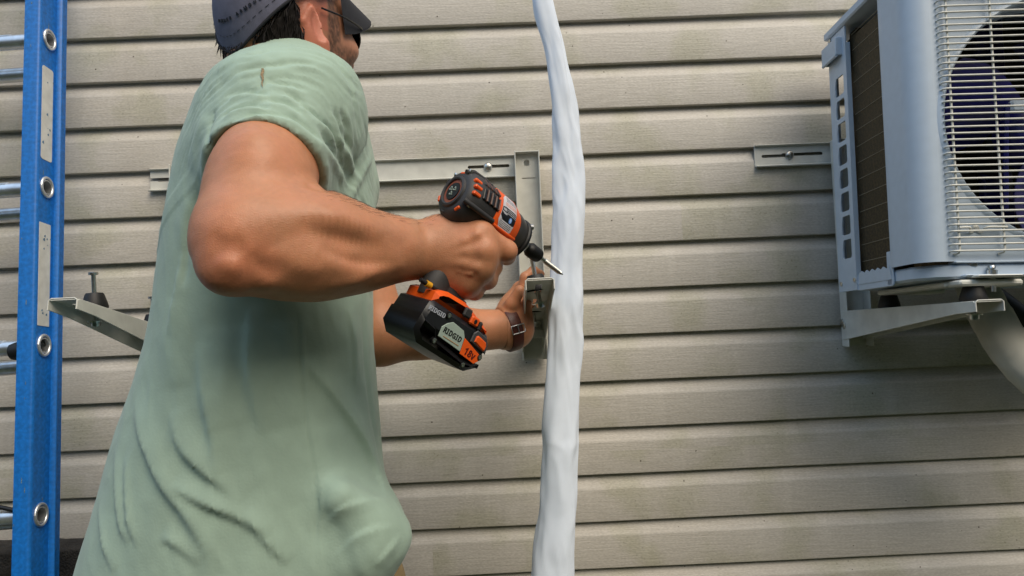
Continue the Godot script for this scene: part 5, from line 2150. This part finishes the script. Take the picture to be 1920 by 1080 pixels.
	# black nut driver holding the lag screw
	ring.call([Vector2(0.088, 0.0), Vector2(0.088, 0.0060), Vector2(0.098, 0.0062), Vector2(0.100, 0.0085), Vector2(0.104, 0.0108), Vector2(0.122, 0.0108), Vector2(0.1245, 0.0098), Vector2(0.1245, 0.0065), Vector2(0.120, 0.0)], worn(Color(0.06, 0.058, 0.055), 0.3, 0.01, 0.5, 0.3), "nut_driver", t, 1.0, 1.0)
	var prof := [Vector2(0.118, 0.0), Vector2(0.118, 0.0030), Vector2(0.140, 0.0029)]
	for i in 24:
		var x := 0.140 + i * 0.0019
		var r := 0.0040 if i < 20 else lerpf(0.0040, 0.0012, (i - 19) / 5.0)
		prof.append_array([Vector2(x, r * 0.68), Vector2(x + 0.0009, r), Vector2(x + 0.0012, r)])
	prof.append_array([Vector2(0.1870, 0.0010), Vector2(0.1900, 0.0)])
	ring.call(prof, M.zinc, "lag_screw", t, 1.0, 1.0)
	# handle, trigger
	var hp := MB.new()
	hp.tube(spline([T * Vector3(0.006, -0.012, 0), T * Vector3(-0.002, -0.045, 0), T * Vector3(-0.013, -0.080, 0), T * Vector3(-0.020, -0.112, 0), T * Vector3(-0.020, -0.134, 0)], 6), [0.0215, 0.0205, 0.0195, 0.0192, 0.0200, 0.0215], 22, T.basis.z, 0.80)
	obj("handle", hp, grey, t)
	var tg := MB.new()
	tg.tube(spline([T * Vector3(0.024, -0.030, 0), T * Vector3(0.030, -0.040, 0), T * Vector3(0.024, -0.054, 0)], 4), [0.0085], 12)
	obj("trigger", tg, orange, t)
	# orange foot over the battery; the pack is a little shorter than the tool
	var T0 := T
	T = T * Transform3D(Basis(Vector3(0.83, 0, 0), Vector3(0, 1, 0), Vector3(0, 0, 1)), Vector3(0.0122, 0, 0))
	var XY := T
	var ft := MB.new()
	ft.prism(XY, [Vector2(-0.062, -0.1290), Vector2(-0.052, -0.1240), Vector2(-0.040, -0.1215), Vector2(0.000, -0.1215), Vector2(0.020, -0.1265), Vector2(0.052, -0.1345), Vector2(0.066, -0.1400), Vector2(0.066, -0.1470), Vector2(-0.062, -0.1415)], -0.0335, 0.0335, 0.006, 0.9)
	var fo := obj("battery_foot", ft, orange, t)
	var neck := MB.new()
	neck.tube([T * Vector3(-0.018, -0.110, 0), T * Vector3(-0.016, -0.120, 0), T * Vector3(-0.012, -0.128, 0)], [0.0205, 0.0225, 0.030], 22, T.basis.z, 0.9)
	obj("handle_base", neck, grey, fo)
	var clip := MB.new()
	clip.box(T, Vector3(0.006, -0.1330, 0.0345), Vector3(0.016, 0.0125, 0.006), 0.002)
	obj("clip_slot", clip, grey, fo)
	var lug := MB.new()
	lug.box(T, Vector3(0.0255, -0.1380, 0.0345), Vector3(0.019, 0.012, 0.006), 0.002)
	obj("clip_lug", lug, orange, fo)
	var lg := MB.new()
	lg.lathe(Transform3D(Basis(T.basis.z, T.basis.x, T.basis.y), T * Vector3(0.0255, -0.138, 0.0368)), [Vector2(0, 0.0), Vector2(0.0010, 0.0032), Vector2(0.0016, 0.0030), Vector2(0.0017, 0.0)], 12)
	lg.box(T, Vector3(0.040, -0.1405, 0.0345), Vector3(0.007, 0.013, 0.007), 0.002)
	obj("clip_screw", lg, M.dark, fo)
	var bit := MB.new()
	bit.lathe(Transform3D(T.basis, T * Vector3(-0.088, -0.1245, 0.018)), [Vector2(0, 0), Vector2(0, 0.0030), Vector2(0.012, 0.0034), Vector2(0.012, 0.0024), Vector2(0.040, 0.0024), Vector2(0.040, 0)], 6)
	obj("driver_bit", bit, M.dark, fo)
	var bc := MB.new()
	bc.lathe(Transform3D(T.basis, T * Vector3(-0.076, -0.1245, 0.018)), [Vector2(0, 0), Vector2(0, 0.0042), Vector2(0.010, 0.0042), Vector2(0.010, 0)], 12)
	obj("bit_collar", bc, mat(Color(0.85, 0.62, 0.12), 0.4), fo)
	# battery: dark upper shell, black lower tray
	var bt := MB.new()
	bt.prism(T, [Vector2(-0.068, -0.1440), Vector2(-0.060, -0.1405), Vector2(0.066, -0.1455), Vector2(0.073, -0.1540), Vector2(0.072, -0.1800), Vector2(0.066, -0.1860), Vector2(-0.068, -0.1730), Vector2(-0.072, -0.1640)], -0.0375, 0.0375, 0.006, 0.9)
	var bo := obj("battery", bt, worn(Color(0.105, 0.110, 0.125), 0.1, 0.03, 0.42, 0.0, 0.002, 125), t)
	var tray := MB.new()
	tray.prism(T, [Vector2(-0.073, -0.1610), Vector2(-0.040, -0.1665), Vector2(-0.030, -0.1800), Vector2(0.030, -0.1880), Vector2(0.0735, -0.1850), Vector2(0.0735, -0.1890), Vector2(0.048, -0.2020), Vector2(0.030, -0.2020), Vector2(-0.060, -0.1965), Vector2(-0.076, -0.1830)], -0.0395, 0.0395, 0.006, 0.9)
	obj("battery_tray", tray, worn(Color(0.085, 0.085, 0.090), 0.15, 0.03, 0.35, 0.0, 0.002, 126), bo)
	var face := T * Transform3D(Basis(), Vector3(0, 0, 0.0376))
	var gp := MB.new()
	gp.prism(face, [Vector2(-0.032, -0.1775), Vector2(-0.033, -0.1650), Vector2(-0.026, -0.1580), Vector2(-0.016, -0.1530), Vector2(0.010, -0.1560), Vector2(0.017, -0.1630), Vector2(0.020, -0.1820)], 0.0, 0.0016, 0.0005)
	var gpo := obj("grey_panel", gp, pale, bo)
	var op := MB.new()
	op.prism(face, [Vector2(0.0182, -0.1635), Vector2(0.060, -0.1735), Vector2(0.0605, -0.1765), Vector2(0.066, -0.1800), Vector2(0.056, -0.1880), Vector2(0.0215, -0.1845)], 0.0, 0.0016, 0.0005)
	var opo := obj("orange_panel", op, orange, bo)
	var slant := func(x: float, y: float, ang: float, z: float) -> Transform3D: return T0 * Transform3D(Basis(Vector3(0, 0, 1), ang), Vector3(0.0122 + 0.83 * x, y, z))
	var dk := mat(Color(0.05, 0.05, 0.055), 0.5)
	letters("RIDGID", slant.call(-0.008, -0.1675, -0.06, 0.0394), 0.0070, 0.0006, dk, gpo)
	var under := MB.new()
	under.box(slant.call(-0.006, -0.1755, -0.06, 0.0394), Vector3(0, 0, 0), Vector3(0.030, 0.0012, 0.0006), 0.0002)
	obj("tag_line", under, mat(Color(0.62, 0.50, 0.36), 0.5), gpo)
	letters("18v", slant.call(0.040, -0.1785, -0.10, 0.0394), 0.0095, 0.0006, mat(Color(0.32, 0.06, 0.03), 0.5), opo)
	letters("RIDGID", slant.call(-0.0520, -0.1515, -0.02, 0.0377), 0.0060, 0.0008, mat(Color(0.66, 0.68, 0.72), 0.35), bo)
	# release latch
	var lf := MB.new()
	lf.prism(face, [Vector2(0.030, -0.1640), Vector2(0.030, -0.1520), Vector2(0.036, -0.1465), Vector2(0.060, -0.1500), Vector2(0.068, -0.1570), Vector2(0.070, -0.1700)], 0.0, 0.0030, 0.0012)
	var lo := obj("latch_frame", lf, worn(Color(0.25, 0.25, 0.26), 0.1, 0.02, 0.45), bo)
	var lb := MB.new()
	lb.prism(T, [Vector2(0.0365, -0.1620), Vector2(0.0365, -0.1545), Vector2(0.0400, -0.1525), Vector2(0.0600, -0.1555), Vector2(0.0635, -0.1600), Vector2(0.0630, -0.1680)], 0.036, 0.0425, 0.0015)
	obj("latch_button", lb, orange, lo)
	for q in [[-0.030, -0.1485], [-0.036, -0.1850], [0.0625, -0.1765], [0.036, -0.1955]]:
		var sc := MB.new()
		var z := 0.0390
		sc.lathe(Transform3D(Basis(T.basis.z, T.basis.x, T.basis.y), T * Vector3(q[0], q[1], z - 0.0035)), [Vector2(0.0, 0.0046), Vector2(0.0042, 0.0046), Vector2(0.0042, 0.0036)], 16)
		var so := obj("screw_boss", sc, M.black, bo)
	for q in [[-0.030, -0.1485], [-0.036, -0.1850], [0.0625, -0.1765], [0.036, -0.1955]]:
		var sc := MB.new()
		sc.lathe(Transform3D(Basis(T.basis.z, T.basis.x, T.basis.y), T * Vector3(q[0], q[1], 0.0375)), [Vector2(0.0, 0.0034), Vector2(0.0030, 0.0032), Vector2(0.0034, 0.0016), Vector2(0.0026, 0.0)], 14)
		obj("screw", sc, M.zinc, bo)
